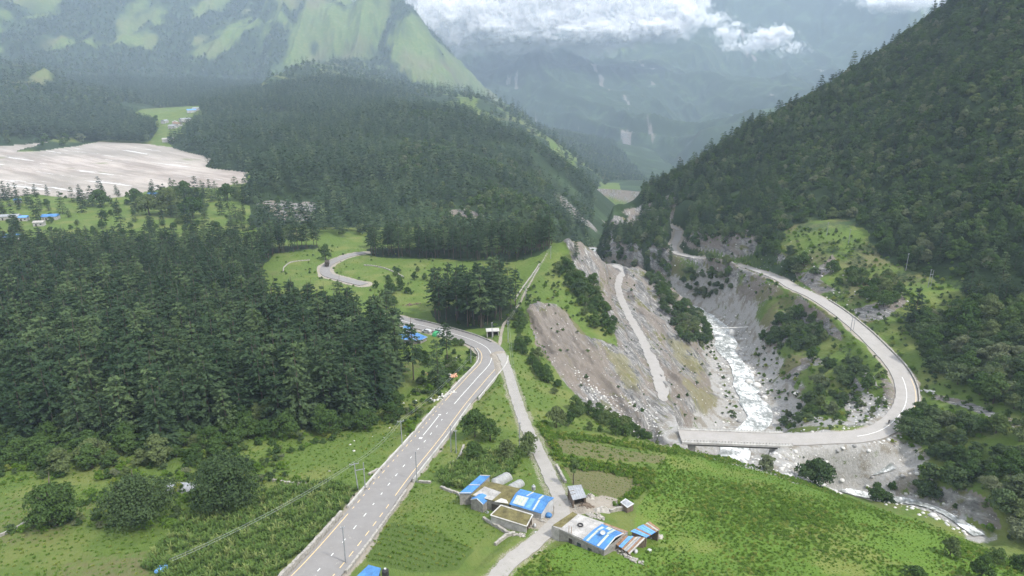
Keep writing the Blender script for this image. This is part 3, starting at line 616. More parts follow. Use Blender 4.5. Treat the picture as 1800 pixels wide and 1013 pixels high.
# the road bridge
class MB:
    def __init__(s): s.v = []; s.f = []
    def add(s, V, F):
        b = len(s.v); s.v += [tuple(map(float, q)) for q in V]; s.f += [tuple(i+b for i in f) for f in F]; return s
    def box(s, c, d, X=(1, 0, 0), Y=(0, 1, 0), Z=(0, 0, 1)):
        c, X, Y, Z = (np.array(q, float) for q in (c, X, Y, Z)); V = []
        for i in (-1, 1):
            for j in (-1, 1):
                for k in (-1, 1): V.append(c+X*i*d[0]/2+Y*j*d[1]/2+Z*k*d[2]/2)
        return s.add(V, [(0, 1, 3, 2), (4, 6, 7, 5), (0, 4, 5, 1), (2, 3, 7, 6), (0, 2, 6, 4), (1, 5, 7, 3)])
    def tube(s, a, b, r0, r1=None, n=7, caps=True):
        a = np.array(a, float); b = np.array(b, float); r1 = r0 if r1 is None else r1
        d = b-a; d = d/(np.linalg.norm(d) or 1); q = np.cross(d, (0, 0, 1) if abs(d[2]) < .9 else (1, 0, 0)); q /= np.linalg.norm(q); e = np.cross(d, q)
        V = [];
        for P_, r in ((a, r0), (b, r1)):
            for i in range(n): g = 2*math.pi*i/n; V.append(P_+r*(math.cos(g)*q+math.sin(g)*e))
        F = [(i, (i+1) % n, n+(i+1) % n, n+i) for i in range(n)]
        if caps: F += [tuple(range(n))[::-1], tuple(range(n, 2*n))]
        return s.add(V, F)
    def path(s, pts, r, n=5):
        for a, b in zip(pts[:-1], pts[1:]): s.tube(a, b, r, r, n, True)
        return s
    def grid(s, G, flip=False):
        G = np.asarray(G, float); n, m = G.shape[:2]
        F = [(i*m+j, i*m+j+1, (i+1)*m+j+1, (i+1)*m+j) for i in range(n-1) for j in range(m-1)]
        return s.add(G.reshape(-1, 3), [f[::-1] for f in F] if flip else F)
    def build(s, name, mat, parent=None, smooth=False): return mesh_obj(name, s.v, s.f, mat, parent, smooth=smooth)
def empty(name, loc, label=None, cat=None, group=None, rz=0.0):
    o = bpy.data.objects.new(name, None); COL.objects.link(o); o.location = loc; o.rotation_euler = (0, 0, rz); o.empty_display_size = .5
    return tag(o, label, cat, group)
def put(obs, root):      # parts built in place take their thing as parent without moving
    mi = Matrix.Translation(-Vector(root.location))
    for o in obs: o.parent = root; o.matrix_parent_inverse = mi
bs0, bs1 = SV(1200, 767), SV(1374, 772)
DK, q = dense(VALLEY, 1.0); m = (q >= bs0-1) & (q <= bs1+1); DK = DK[m]; NB = ts(DK)
br = empty('road_bridge', DK[len(DK)//2]-np.array([0, 0, 1.6]), 'pale concrete road bridge carrying the valley road over the white river', 'bridge')
obs = []
for o, z0, z1, wd, nm in ((-4.1, -.45, .28, .9, 'kerb'), (4.1, -.45, .28, .9, 'kerb')):
    L = DK.copy(); L[:, :2] += NB*o; V = []
    b = MB()
    G = np.array([[(L[i, 0]+NB[i, 0]*a, L[i, 1]+NB[i, 1]*a, L[i, 2]+z) for a, z in ((-wd/2, -.45), (-wd/2, z1), (wd/2, z1), (wd/2, -.45), (-wd/2, -.45))] for i in range(len(L))])
    obs.append(b.grid(G, True).build(nm, M['concrete']))
    rb = MB()
    for i in range(0, len(L), 1):
        rb.box((L[i, 0], L[i, 1], L[i, 2]+.65), (.16, .16, .8))
    for z in (.62, 1.02): rb.path([(L[i, 0], L[i, 1], L[i, 2]+z) for i in range(0, len(L), 2)], .05)
    obs.append(rb.build('railing', M['concrete']))
G = np.array([[(DK[i, 0]+NB[i, 0]*a, DK[i, 1]+NB[i, 1]*a, DK[i, 2]+z) for a, z in ((-3.9, -.46), (3.9, -.46), (3.0, -1.9), (-3.0, -1.9), (-3.9, -.46))] for i in range(len(DK))])
obs.append(MB().grid(G).build('girder', M['grime']))
# pier on the right end, abutment on the left end
e0 = DK[3]; e1 = DK[-3]; n0 = NB[3]; n1_ = NB[-3]; tdir = np.array([-n1_[1], n1_[0], 0.])
pb = MB(); pb.box((e1[0], e1[1], e1[2]-5.5), (1.4, 7.2, 7.4), tdir, (n1_[0], n1_[1], 0)); obs.append(pb.build('pier', M['concrete']))
pw = MB(); a_ = e1[:2]+n1_*3.6
V = []
for s_ in (-.35, .35):
    for (along, z) in ((0, -.5), (0, -12), (6.5, -13.5), (2.2, -.5)):
        V.append((a_[0]+n1_[0]*along*1.0+tdir[0]*(s_+.6*along/3), a_[1]+n1_[1]*along+tdir[1]*(s_+.6*along/3), e1[2]+z))
pw.add(V, [(0, 1, 2, 3), (7, 6, 5, 4), (0, 4, 5, 1), (1, 5, 6, 2), (2, 6, 7, 3), (3, 7, 4, 0)]); obs.append(pw.build('wing_wall', M['grime']))
ab = MB(); ab.box((e0[0], e0[1], e0[2]-3.2), (3.2, 7.8, 4.2), (-n0[1], n0[0], 0), (n0[0], n0[1], 0)); obs.append(ab.build('abutment', M['grime']))
put(obs, br)
# foot suspension bridge over the gorge
fa = ph(1228, 575, 141.5); fb = ph(1345, 571, 140)
fr = empty('suspension_footbridge', (fa+fb)/2, 'thin grey suspension footbridge hanging across the gorge upstream', 'footbridge')
s_ = np.linspace(0, 1, 25); C_ = fa[None]*(1-s_)[:, None]+fb[None]*s_[:, None]; C_[:, 2] -= 2.2*4*s_*(1-s_)*.5
e = (fb-fa)[:2]; e /= np.linalg.norm(e); nn = np.array([e[1], -e[0], 0])
G = np.array([[c_+nn*a+np.array([0, 0, z]) for a, z in ((-.6, 0), (.6, 0), (.6, -.12), (-.6, -.12), (-.6, 0))] for c_ in C_])
obs = [MB().grid(G).build('deck', M['concrete'])]
for sgn in (-1, 1):
    cb = MB(); cb.path([c_+nn*.62*sgn+np.array([0, 0, 1.0+.5*(2*abs(k/24-.5))]) for k, c_ in enumerate(C_)], .06)
    for c_ in C_[::2]: cb.tube(c_+nn*.62*sgn, c_+nn*.62*sgn+np.array([0, 0, 1.1]), .035, n=4)
    obs.append(cb.build('cable', M['grime']))
for c_ in (C_[0], C_[-1]): obs.append(MB().box(c_+np.array([0, 0, -.8]), (2.0, 2.4, 4.4)).build('anchor_block', M['concrete']))
put(obs, fr)
# haze: one closed box of even air round everything on the ground
def haze(density):
    x0, x1, y0, y1, z0, z1 = -12500, 12500, -400, 14500, -1600, 2600
    b = MB(); b.box(((x0+x1)/2, (y0+y1)/2, (z0+z1)/2), (x1-x0, y1-y0, z1-z0)); m = new_mat('valley_air'); t = NT(m)
    v = t.n('ShaderNodeVolumePrincipled', Density=density); v.inputs['Color'].default_value = (.64, .79, 1.0, 1); v.inputs['Anisotropy'].default_value = .1
    o = t.n('ShaderNodeOutputMaterial'); t.l(v.outputs[0], o.inputs['Volume'])
    ob = b.build('haze', m); ob['kind'] = 'stuff'; ob['label'] = 'pale blue haze filling the whole valley'; return ob
haze(1.02e-4)
# ------------------------------------------------------------------ foliage
def leaf_mat(name, dark, light, tip=None, trans=.25, objvar=.5):
    m = new_mat(name); t = NT(m); g = t.n('ShaderNodeObjectInfo'); p = t.pos()
    n = t.noise(p, .45, 3, .6); n2 = t.noise(p, 3.0, 2, .6)
    k = t.math('ADD', t.math('MULTIPLY', g.outputs['Random'], objvar), t.math('MULTIPLY', t.math('SUBTRACT', n, .25), 1.0-objvar+.3)); k = t.math('ADD', k, t.math('MULTIPLY', t.math('SUBTRACT', n2, .5), .7), clamp=True)
    c = t.mix(k, dark, light)
    if tip: c = t.mix(t.maprange(g.outputs['Random'], .72, .95), c, tip)
    d = t.n('ShaderNodeBsdfDiffuse'); t.l(c, d.inputs[0]); tr = t.n('ShaderNodeBsdfTranslucent'); t.l(c, tr.inputs[0])
    mx_ = t.n('ShaderNodeMixShader'); mx_.inputs[0].default_value = trans; t.l(d.outputs[0], mx_.inputs[1]); t.l(tr.outputs[0], mx_.inputs[2])
    o = t.n('ShaderNodeOutputMaterial'); t.l(mx_.outputs[0], o.inputs[0]); return m
M['needle'] = leaf_mat('pine_needles', (.018, .038, .020), (.075, .112, .054), (.085, .125, .055), objvar=.55)
M['leaf'] = leaf_mat('broad_leaves', (.030, .060, .018), (.090, .140, .044), (.105, .135, .055))
M['grey_leaf'] = leaf_mat('greyish_leaves', (.028, .052, .022), (.105, .145, .062), (.125, .145, .080))
M['lush_leaf'] = leaf_mat('fresh_leaves', (.080, .150, .024), (.155, .245, .042), (.20, .24, .055), .4)
M['crop_leaf'] = leaf_mat('maize_leaves', (.060, .115, .030), (.15, .21, .06), (.19, .23, .08), .35)
M['far_needle'] = leaf_mat('far_pine_needles', (.026, .048, .030), (.075, .108, .060), (.09, .12, .065))
M['bark'] = simple_mat('bark', (.075, .06, .048), .4, 3, bump=.5)
M['straw'] = leaf_mat('dry_stems', (.08, .065, .035), (.20, .16, .09))
def quads(C, A, B):
    """leaf-sized faces: centres and two half-axes"""
    n = len(C); V = np.empty((n, 4, 3)); V[:, 0] = C-A; V[:, 1] = C-B*.8; V[:, 2] = C+A; V[:, 3] = C+B*.8
    return V.reshape(-1, 3), np.arange(4*n).reshape(n, 4)
def pine_crown(seed, H, rad, bare, whorls=18, boughs=7, tufts=5, per=3, size=.75, gap=.15):
    r = np.random.default_rng(seed); C = []; A = []; B = []
    lean = r.normal(0, .015, 2)
    for i in range(whorls):
        t = (i+.6*r.random())/whorls; z = H*(bare+(1-bare)*t)
        Lm = rad*min(1, (1-t)**.45*1.08)*(.55+.45*min(1, t*5+.35))
        nb = max(3, int(boughs*(1-.45*t)))
        a0 = r.random()*6.28
        for j in range(nb):
            if r.random() < gap: continue
            a = a0+6.283*j/nb+r.normal(0, .25); L = Lm*(.62+.5*r.random()); up = .12+.25*t+.1*r.normal(); dr = (.34-.2*t)
            for k in range(tufts):
                s = (k+.75)/tufts*(.95+.1*r.random()); 
                if s < .18 and t < .8: continue
                d = L*s; zz = z+d*up-dr*L*s*s
                for q in range(per):
                    aa = a+r.normal(0, .16)*(1.1-s*.5); w = size*(.55+.6*r.random())*(1-.25*t)
                    C.append((math.cos(aa)*d+lean[0]*z+r.normal(0, .12), math.sin(aa)*d+lean[1]*z+r.normal(0, .12), zz+r.normal(0, .17)))
                    o = a+r.normal(0, .7); tl = r.normal(-.15, .25)
                    A.append((math.cos(o)*w, math.sin(o)*w, w*tl)); o2 = o+1.57; w2 = w*(.36+.25*r.random()); B.append((math.cos(o2)*w2, math.sin(o2)*w2, w2*r.normal(0, .5)))
    for k in range(5): C.append((lean[0]*H, lean[1]*H, H-.2*k)); A.append((.12, .1*k, .45)); B.append((.2*math.cos(k), .2*math.sin(k), 0))
    return quads(np.array(C), np.array(A), np.array(B))
def trunk_geo(H, r0, seed=0, limbs=0, crown=.5, spread=2.0):
    b = MB(); r = random.Random(seed); p = [(0, 0, -.8)]
    n = 5
    for i in range(1, n+1): p.append((r.gauss(0, .02)*H*.4, r.gauss(0, .02)*H*.4, H*i/n))
    for i in range(n): b.tube(p[i], p[i+1], r0*(1-i/n*.85), r0*(1-(i+1)/n*.85), 6, False)
    for k in range(limbs):
        z = H*(crown+(1-crown)*r.random()*.7); a = r.random()*6.28; L = spread*(.6+.5*r.random())
        m_ = (math.cos(a)*L*.55, math.sin(a)*L*.55, z+L*.45); e = (math.cos(a)*L, math.sin(a)*L, z+L*.95)
        b.tube((0, 0, z), m_, r0*.42, r0*.27, 5, False); b.tube(m_, e, r0*.27, r0*.1, 5, False)
    return b.v, b.f
def leafy_crown(seed, R_, Hc, z0, lobes=22, per=110, leaf=.32, squash=.8, open_=.0):
    r = np.random.default_rng(seed); C = []; Nn = []
    for i in range(lobes):
        g = r.random()*6.283; q = math.sqrt(r.random()); zz = r.random()
        prof = math.sqrt(max(.05, 1-(2*zz-.7)**2*.75))*(.85+.35*r.random()); lr = R_*(.16+.26*r.random())
        c = np.array([math.cos(g)*q*(R_-lr*.8)*prof, math.sin(g)*q*(R_-lr*.8)*prof, z0+lr*.6+zz*(Hc-lr*1.3)])
        n = int(per*(lr/(R_*.36))**2)
        d = r.normal(size=(n, 3)); d /= np.linalg.norm(d, axis=1)[:, None]; d[:, 2] = np.where(d[:, 2] < -.35, -d[:, 2], d[:, 2])
        rr = lr*(.72+.36*r.random(n)**.6); bump_ = 1+.16*np.sin(d[:, 0]*9+i)*np.cos(d[:, 1]*8)
        C.append(c+d*(rr*bump_)[:, None]*np.array([1, 1, squash])); Nn.append(d)
    C = np.concatenate(C); Nn = np.concatenate(Nn)
    if open_: k = r.random(len(C)) > open_; C = C[k]; Nn = Nn[k]
    n = len(C); d = Nn+r.normal(0, .55, (n, 3)); d /= np.linalg.norm(d, axis=1)[:, None]
    a = np.cross(d, r.normal(size=(n, 3))); a /= np.linalg.norm(a, axis=1)[:, None]; b = np.cross(d, a); s = leaf*(.6+.8*r.random(n))[:, None]
    return quads(C, a*s, b*s*.75)
def blade_clump(seed, n, rad, h, wd, droop=.5):
    r = np.random.default_rng(seed); V = []; F = []
    for i in range(n):
        a = r.random()*6.28; q = rad*math.sqrt(r.random())*.6; bx, by = math.cos(a)*q, math.sin(a)*q; g = a+r.normal(0, .8); L = h*(.6+.5*r.random()); o = droop*L*(.4+.6*r.random())
        px, py = -math.sin(g)*wd, math.cos(g)*wd; b = len(V)
        V += [(bx-px*.5, by-py*.5, -.1), (bx+px*.5, by+py*.5, -.1), (bx+math.cos(g)*o*.4+px, by+math.sin(g)*o*.4+py, L*.65), (bx+math.cos(g)*o*.4-px, by+math.sin(g)*o*.4-py, L*.65), (bx+math.cos(g)*o+px*.2, by+math.sin(g)*o+py*.2, L*(.95-.3*droop)), (bx+math.cos(g)*o-px*.2, by+math.sin(g)*o-py*.2, L*(.95-.3*droop))]
        F += [(b, b+1, b+2, b+3), (b+3, b+2, b+4, b+5)]
    return np.array(V), F
def raw(name, parts):
    """mesh datablock from [(V, F, material)]"""
    V = []; F = []; mi = []; ms = []
    for v, f, m in parts:
        b = len(V); V += [tuple(q) for q in np.asarray(v, float).tolist()]; F += [tuple(int(i)+b for i in q) for q in f]
        if m not in ms: ms.append(m)
        mi += [ms.index(m)]*len(f)
    me = bpy.data.meshes.new(name); me.from_pydata(V, [], F)
    for m in ms: me.materials.append(m)
    me.polygons.foreach_set('material_index', mi); me.update(); return me
class Kind:
    def __init__(s, name, trunk, crown, cm):
        s.trunk = raw(name+'_trunk', [(trunk[0], trunk[1], M['bark'])]); s.crown = raw(name+'_crown', [(crown[0], crown[1], cm)])
        s.whole = raw(name, [(trunk[0], trunk[1], M['bark']), (crown[0], crown[1], cm)])
        s.top = float(np.asarray(crown[0])[:, 2].max())
PINES_FULL = [Kind('pine', trunk_geo(21+k, .32, k), pine_crown(10+k, 19+2*k, 5.2+.4*k, .08, 13, 9, 6, 4, .85), M['needle']) for k in range(4)]
PINES_TALL = [Kind('pine', trunk_geo(24+k, .30, k+9), pine_crown(30+k, 22+k, 4.9+.3*k, .36, 9, 8, 5, 4, .95), M['needle']) for k in range(4)]
BROAD = [Kind('broadleaf', trunk_geo(5.2, .28, k+20, 7, .35, 2.2), leafy_crown(50+k, 3.5+.35*k, (7.2, 5.6, 6.4, 8.0)[k], .9, 34, 120, .30), M['leaf']) for k in range(4)]
GREYS = [Kind('grey_broadleaf', trunk_geo(4.6, .24, k+40, 7, .35, 2.0), leafy_crown(60+k, 3.2+.4*k, (6.4, 4.8, 5.6)[k], .3, 32, 110, .30), M['grey_leaf']) for k in range(3)]
BIGS = [Kind('big_broadleaf', trunk_geo(8+k, .5, k+70, 11, .3, 4.2), leafy_crown(150+k, (8.2, 7.6, 5.4)[k], (11.5, 10.0, 9.0)[k], 1.2, (90, 80, 60)[k], (210, 190, 170)[k], .27, .8, .12*(k == 1)), (M['grey_leaf'], M['grey_leaf'], M['leaf'])[k]) for k in range(3)]
SHRUBS = [Kind('shrub', trunk_geo(1.3, .10, k+30, 5, .2, .8), leafy_crown(70+k, 1.5, 2.2, .05, 12, 80, .20), m_) for k, m_ in enumerate((M['leaf'], M['grey_leaf'], M['lush_leaf']))]
LOWPINE = [raw('far_pine', [(*pine_crown(80+k, 20, 4.0, .2, 8, 6, 2, 1, 1.9, .05), M['far_needle'])]) for k in range(3)]
LOWBROAD = [raw('far_broadleaf', [(*leafy_crown(90+k, 4.2, 7.5, .2, 14, 26, .85), m_)]) for k, m_ in enumerate((M['leaf'], M['grey_leaf'], M['leaf'], M['grey_leaf']))]
MIDBROAD = [raw('hill_broadleaf', [(*leafy_crown(95+k, 3.9, 7.0, .2, 20, 70, .45), m_)]) for k, m_ in enumerate((M['leaf'], M['grey_leaf'], M['grey_leaf'], M['leaf']))]
def scatter(name, pts, rot, scl, var, meshes, label=None, kind='stuff', zs=None):
    """countless small growth: one object that repeats its plants over points on the land"""
    me = bpy.data.meshes.new(name); me.vertices.add(len(pts)); me.vertices.foreach_set('co', np.asarray(pts, np.float32).ravel())
    for nm, a, ty in (('spin', rot, 'FLOAT'), ('size', scl, 'FLOAT'), ('tall', zs if zs is not None else scl, 'FLOAT'), ('sort', var, 'INT')):
        at = me.attributes.new(nm, ty, 'POINT'); at.data.foreach_set('value', np.asarray(a, np.float32 if ty == 'FLOAT' else np.int32))
    o = bpy.data.objects.new(name, me); COL.objects.link(o); o['kind'] = kind
    if label: o['label'] = label
    g = bpy.data.node_groups.new(name, 'GeometryNodeTree'); g.interface.new_socket('Geometry', in_out='INPUT', socket_type='NodeSocketGeometry'); g.interface.new_socket('Geometry', in_out='OUTPUT', socket_type='NodeSocketGeometry')
    N = g.nodes.new; Lk = g.links.new; gi = N('NodeGroupInput'); go = N('NodeGroupOutput'); J = N('GeometryNodeJoinGeometry')
    def attr(nm, ty):
        a = N('GeometryNodeInputNamedAttribute'); a.data_type = ty; a.inputs['Name'].default_value = nm; return a.outputs['Attribute']
    cr_ = N('ShaderNodeCombineXYZ'); Lk(attr('spin', 'FLOAT'), cr_.inputs['Z']); cs = N('ShaderNodeCombineXYZ'); sz = attr('size', 'FLOAT'); Lk(sz, cs.inputs['X']); Lk(sz, cs.inputs['Y']); Lk(attr('tall', 'FLOAT'), cs.inputs['Z']); va = attr('sort', 'INT')
    for k, m_ in enumerate(meshes):
        po = bpy.data.objects.new(name+'_plant', m_)
        oi = N('GeometryNodeObjectInfo'); oi.inputs['Object'].default_value = po; oi.inputs['As Instance'].default_value = True
        cmp_ = N('FunctionNodeCompare'); cmp_.data_type = 'INT'; cmp_.operation = 'EQUAL'
        ins = [q for q in cmp_.inputs if q.type == 'INT']; Lk(va, ins[0]); ins[1].default_value = k
        ip = N('GeometryNodeInstanceOnPoints'); Lk(gi.outputs[0], ip.inputs['Points']); Lk(oi.outputs['Geometry'], ip.inputs['Instance']); Lk(cmp_.outputs['Result'], ip.inputs['Selection']); Lk(cr_.outputs[0], ip.inputs['Rotation']); Lk(cs.outputs[0], ip.inputs['Scale'])
        Lk(ip.outputs[0], J.inputs[0])
    Lk(J.outputs[0], go.inputs[0]); md = o.modifiers.new('plants', 'NODES'); md.node_group = g
    return o
def jgrid(x0, x1, y0, y1, s, seed=0, jit=.9):
    r = np.random.default_rng(seed); X, Y = np.meshgrid(np.arange(float(x0), x1, s), np.arange(float(y0), y1, s*.87)); X[1::2] += s/2
    X = X+(r.random(X.shape)-.5)*s*jit; Y = Y+(r.random(Y.shape)-.5)*s*jit; return X.ravel(), Y.ravel()
def land(X, Y):
    z, top, rk_ = height(X, Y, full=True); u, v, fw = project(X, Y, z); return z, top, rk_, u, v, fw
def off_roads(X, Y, extra=2.0):
    ok = np.ones(len(X), bool)
    for nm, L3, hw, dep in ROADS:
        d, *_ = near_line(X, Y, L3, 12); ok &= d > hw+extra
    for L3, wd in ((RIVER, 8), (STREAM, 4), (STREAM2, 7), (STREAM3, 3.5), (PATH, 0)):
        d, *_ = near_line(X, Y, L3, 12); ok &= d > wd+extra*.5
    return ok
def thing_tree(name, K, x, y, z, s, rot, label, cat, group, zs=None):
    e_ = empty(name, (x, y, z), label, cat, group, rot); e_.scale = (s, s, zs or s)
    a = bpy.data.objects.new('trunk', K.trunk); b = bpy.data.objects.new('crown', K.crown)
    for q in (a, b): COL.objects.link(q); q.parent = e_
    return e_
rg = np.random.default_rng(11)
def tall_word(s): return 'taller ' if s > .94 else ('shorter ' if s < .82 else 'middling ')
def stand(X, Y, Z, FWs, kinds, size, name, cat, labels, groupf, n_ind, far_name, far_label, tall=None, whole=None, inview=None):
    """the n_ind trees nearest the drone as things, the rest of the wood as one object"""
    o = np.argsort(np.where(inview, FWs, FWs+1e5)); ind = o[:n_ind]; rest = o[n_ind:]
    kk = rg.integers(0, len(kinds), len(X)); rot = rg.random(len(X))*6.28
    for i in ind:
        lab, grp = labels(X[i], Y[i], Z[i]); tw = tall_word(size[i]); lab = tw+lab; grp = grp+', '+tw.strip(); thing_tree(name, kinds[kk[i]], X[i], Y[i], Z[i]-.1, size[i], rot[i], lab, cat, grp)
    if len(rest): scatter(far_name, np.stack([X[rest], Y[rest], Z[rest]-.1], 1), rot[rest], size[rest], kk[rest], whole or [k.whole for k in kinds], far_label)
# ---- pine wood on the left, the band behind the meadow and the grove
X, Y = jgrid(-520, 60, 120, 620, 5.8, 1); Z, tp, rkk, u, v, fw = land(X, Y)
uj = u+6*fbm(X, Y, 20, 2, 5)
inm = inpoly(uj, v, PINE_FLOOR)&(fw < 640); inb = inpoly(uj, v, BAND)&(fw < 620); ing = inpoly(u, v, GROVE)
ok = (tp == 0) & off_roads(X, Y, 3.0) & (inm | inb | ing) & (rg.random(len(X)) > .05)
ok &= ~inpoly(u, v, [(480,452),(565,448),(585,560),(490,560)])
X, Y, Z, u, v, fw, inm, inb, ing = [q[ok] for q in (X, Y, Z, u, v, fw, inm, inb, ing)]
size = (.70+.42*rg.random(len(X)))*np.interp(v, [430, 520, 620, 745, 760], [.80, .86, 1.0, 1.0, .85])
view = (u > -40) & (u < 1840) & (v < 1000)
front = inm & (v > 640)
def lab_pine(x_, y_, z_):
    uu, vv, _ = project(x_, y_, z_)
    if uu < 90: return 'dark full pine at the extreme left of the wood edge', 'pines at the extreme left of the wood edge'
    if uu < 200: return 'dark full pine on the near edge of the large wood at far left', 'pines on the near left edge of the large wood'
    if uu < 310 and vv > 700: return 'dark pine in the outermost row of the wood above the round trees', 'pines of the outermost row above the round trees'
    if uu > 560 and vv > 690: return 'dark pine at the lower right corner of the wood facing the meadow', 'pines at the lower right corner of the wood'
    if uu < 420: return 'dark full pine in the front rows of the wood above the meadow', 'pines in the front rows above the meadow'
    return 'dark tall pine in the front rows of the wood near the roadside', 'pines in the front rows near the roadside'
fi = np.nonzero(front)[0]; fi2 = np.nonzero(inm & ~front)[0]
stand(*(q[fi] for q in (X, Y, Z, fw)), PINES_FULL, size[fi], 'pine_tree', 'pine tree', lab_pine, None, 190, 'pine_wood_front', 'dark pines packed behind the front rows of the wood', inview=view[fi])
gi_ = np.nonzero(ing)[0]
def lab_grove(x_, y_, z_):
    uu = project(x_, y_, z_)[0]
    if uu < 805: return 'tall bare-trunked pine in the left third of the small meadow grove', 'pines in the left third of the meadow grove'
    if uu > 860: return 'tall bare-trunked pine in the right third of the grove, nearest the footpath', 'pines in the right third of the meadow grove'
    return 'tall bare-trunked pine in the middle of the small grove on the meadow', 'pines in the middle of the meadow grove'
stand(*(q[gi_] for q in (X, Y, Z, fw)), PINES_TALL, size[gi_]*1.08, 'pine_tree', 'pine tree', lab_grove, None, 80, 'grove_rest', 'pines inside the small grove', inview=view[gi_])
re_ = np.concatenate([fi2, np.nonzero(inb)[0]]); kk = rg.integers(0, 4, len(re_))
scatter('pine_wood', np.stack([X[re_], Y[re_], Z[re_]-.1], 1), rg.random(len(re_))*6.28, size[re_]*.97, kk, [k.whole for k in PINES_TALL], 'dark pine wood covering the valley floor')
print('pines', len(fi), len(gi_), len(re_))
# ---- forest on the hills across the valley
X, Y = jgrid(-1900, 420, 480, 2900, 9, 2); Z, tp, rkk, u, v, fw = land(X, Y)
vl = inpoly(u, v, [(222,205),(250,192),(350,186),(355,200),(330,225),(312,245),(290,252),(262,250),(280,225),(240,212)])
sc_ = inpoly(u, v, [(440,352),(470,346),(520,350),(560,352),(558,392),(520,398),(490,390),(470,378)])
cl_ = fbm(X, Y, 70, 3, 77)
cl2 = fbm(X, Y*1.8, 130, 3, 78)
ok = ((tp == 2) | ((tp == 0) & (u > 455) & (u < 1068) & (v < 431) & (fw > 430))) & ~vl & ~sc_ & (u > -60) & (u < 1300) & ~((u > 1045) & (v > 335) & (fw > 600)) & (cl_ > -.52) & ~((cl2 > .42) & (rg.random(len(X)) < .75)) & (fbm(X*1.2+Y*.3, Y*.25, 40, 4, 95)*sstep(880, 985, u) < .30)
X, Y, Z, fw, cl_, u = [q[ok] for q in (X, Y, Z, fw, cl_, u)]; n = len(X); sz = (.65+.5*rg.random(n))*(1+.3*fbm(X, Y, 90, 2, 79))
br_ = (cl_ > .12) & (u > 700) | (rg.random(n) < .12); kk = np.where(br_, 3+rg.integers(0, 4, n), rg.integers(0, 3, n))
scatter('hill_forest', np.stack([X, Y, Z-.5], 1), rg.random(n)*6.28, sz, kk, LOWPINE+LOWBROAD, 'blue green conifer forest on the hills across the valley')
print('hill forest', n)
# ---- valley flats: far trees at the river bed edge
def region(poly, s, seed, dens=1.0, lo=0, hi=2000, road=2.0, top=None, bounds=None):
    b = bounds or (-900, 500, 100, 1500); X, Y = jgrid(b[0], b[1], b[2], b[3], s, seed); r = np.hypot(X, Y); m = (r > lo) & (r < hi); X = X[m]; Y = Y[m]
    Z, tp, rkk, u, v, fw = land(X, Y); ok = inpoly(u, v, poly)
    if top is not None: ok &= tp == top
    ok &= np.random.default_rng(seed).random(len(X)) < dens; X, Y, Z, u, v, fw = [q[ok] for q in (X, Y, Z, u, v, fw)]
    k = off_roads(X, Y, road); return [q[k] for q in (X, Y, Z, u, v, fw)]
X, Y, Z, u, v, fw = region([(-60,243),(0,242),(250,253),(262,254),(275,230),(230,205),(-60,190)], 8, 3, bounds=(-1600, 0, 900, 1700)); n = len(X)
scatter('river_bed_wood', np.stack([X, Y, Z-.4], 1), rg.random(n)*6.28, .95+.4*rg.random(n), rg.integers(0, 3, n), LOWPINE, 'line of dark trees along the far edge of the river bed')
# ---- lower mountain slopes
X, Y = jgrid(-3200, 300, 1000, 4600, 20, 4); r = np.hypot(X, Y); Z, tp, rkk, u, v, fw = land(X, Y)
lf = mountain_wood(X, Y, u, v)
ok = ((tp == 3) & (lf > .35) | (tp == 4) & (rg.random(len(X)) < .5)) & (u > -60) & (v > -30) & ~((v < 215) & (v > 185) & (u > 215) & (u < 360)); X, Y, Z, r = [q[ok] for q in (X, Y, Z, r)]; n = len(X)
scatter('mountain_forest', np.stack([X, Y, Z-.5], 1), rg.random(n)*6.28, 1.0+.9*rg.random(n), rg.integers(0, 7, n), LOWPINE+LOWBROAD, 'hazy blue forest on the lower mountain slopes')
print('mountain forest', n)
# ---- right mountainside
X, Y = jgrid(60, 620, 200, 760, 4.9, 5); Z, tp, rkk, u, v, fw = land(X, Y)
g_ = fbm(X, Y, 35, 3, 66); opn = inpoly(u, v, [(1440,415),(1500,420),(1560,450),(1600,470),(1600,520),(1500,505),(1440,470)]) | inpoly(u, v, [(1640,480),(1790,490),(1790,506),(1640,508)])
ok = (tp == 1) & (g_ > -.58) & (u < 1900) & off_roads(X, Y, 3) & ~(opn & (rg.random(len(X)) < .8)) & (rg.random(len(X)) < .93) & ~((u > 1030) & (u < 1128) & (v < 396)) & ~inpoly(u, v, SCREE) & ~inpoly(u, v, [(1290,455),(1350,465),(1410,490),(1450,525),(1440,545),(1290,475)])
X, Y, Z, u, v, fw = [q[ok] for q in (X, Y, Z, u, v, fw)]; n = len(X)
pn = (rg.random(n) < np.where(u < 1350, .42, .12)) | ((v > 430) & (u > 1560) & (rg.random(n) < .35))
b_ = np.nonzero(~pn)[0]; sz = .55+.5*rg.random(n)
scatter('mountainside_forest', np.stack([X[b_], Y[b_], Z[b_]-.4], 1), rg.random(len(b_))*6.28, sz[b_], np.where(fbm(X[b_], Y[b_], 60, 2, 67)+.5*rg.normal(size=len(b_)) > 0, rg.integers(0, 2, len(b_)), rg.integers(2, 4, len(b_))), MIDBROAD, 'dark mixed broadleaf forest covering the right mountainside')
p_ = np.nonzero(pn)[0]
scatter('mountainside_conifers', np.stack([X[p_], Y[p_], Z[p_]-.4], 1), rg.random(len(p_))*6.28, .35+.28*rg.random(len(p_)), rg.integers(0, 4, len(p_)), [k.whole for k in PINES_FULL], 'slim dark conifers scattered through the mountainside forest')
print('right', n)
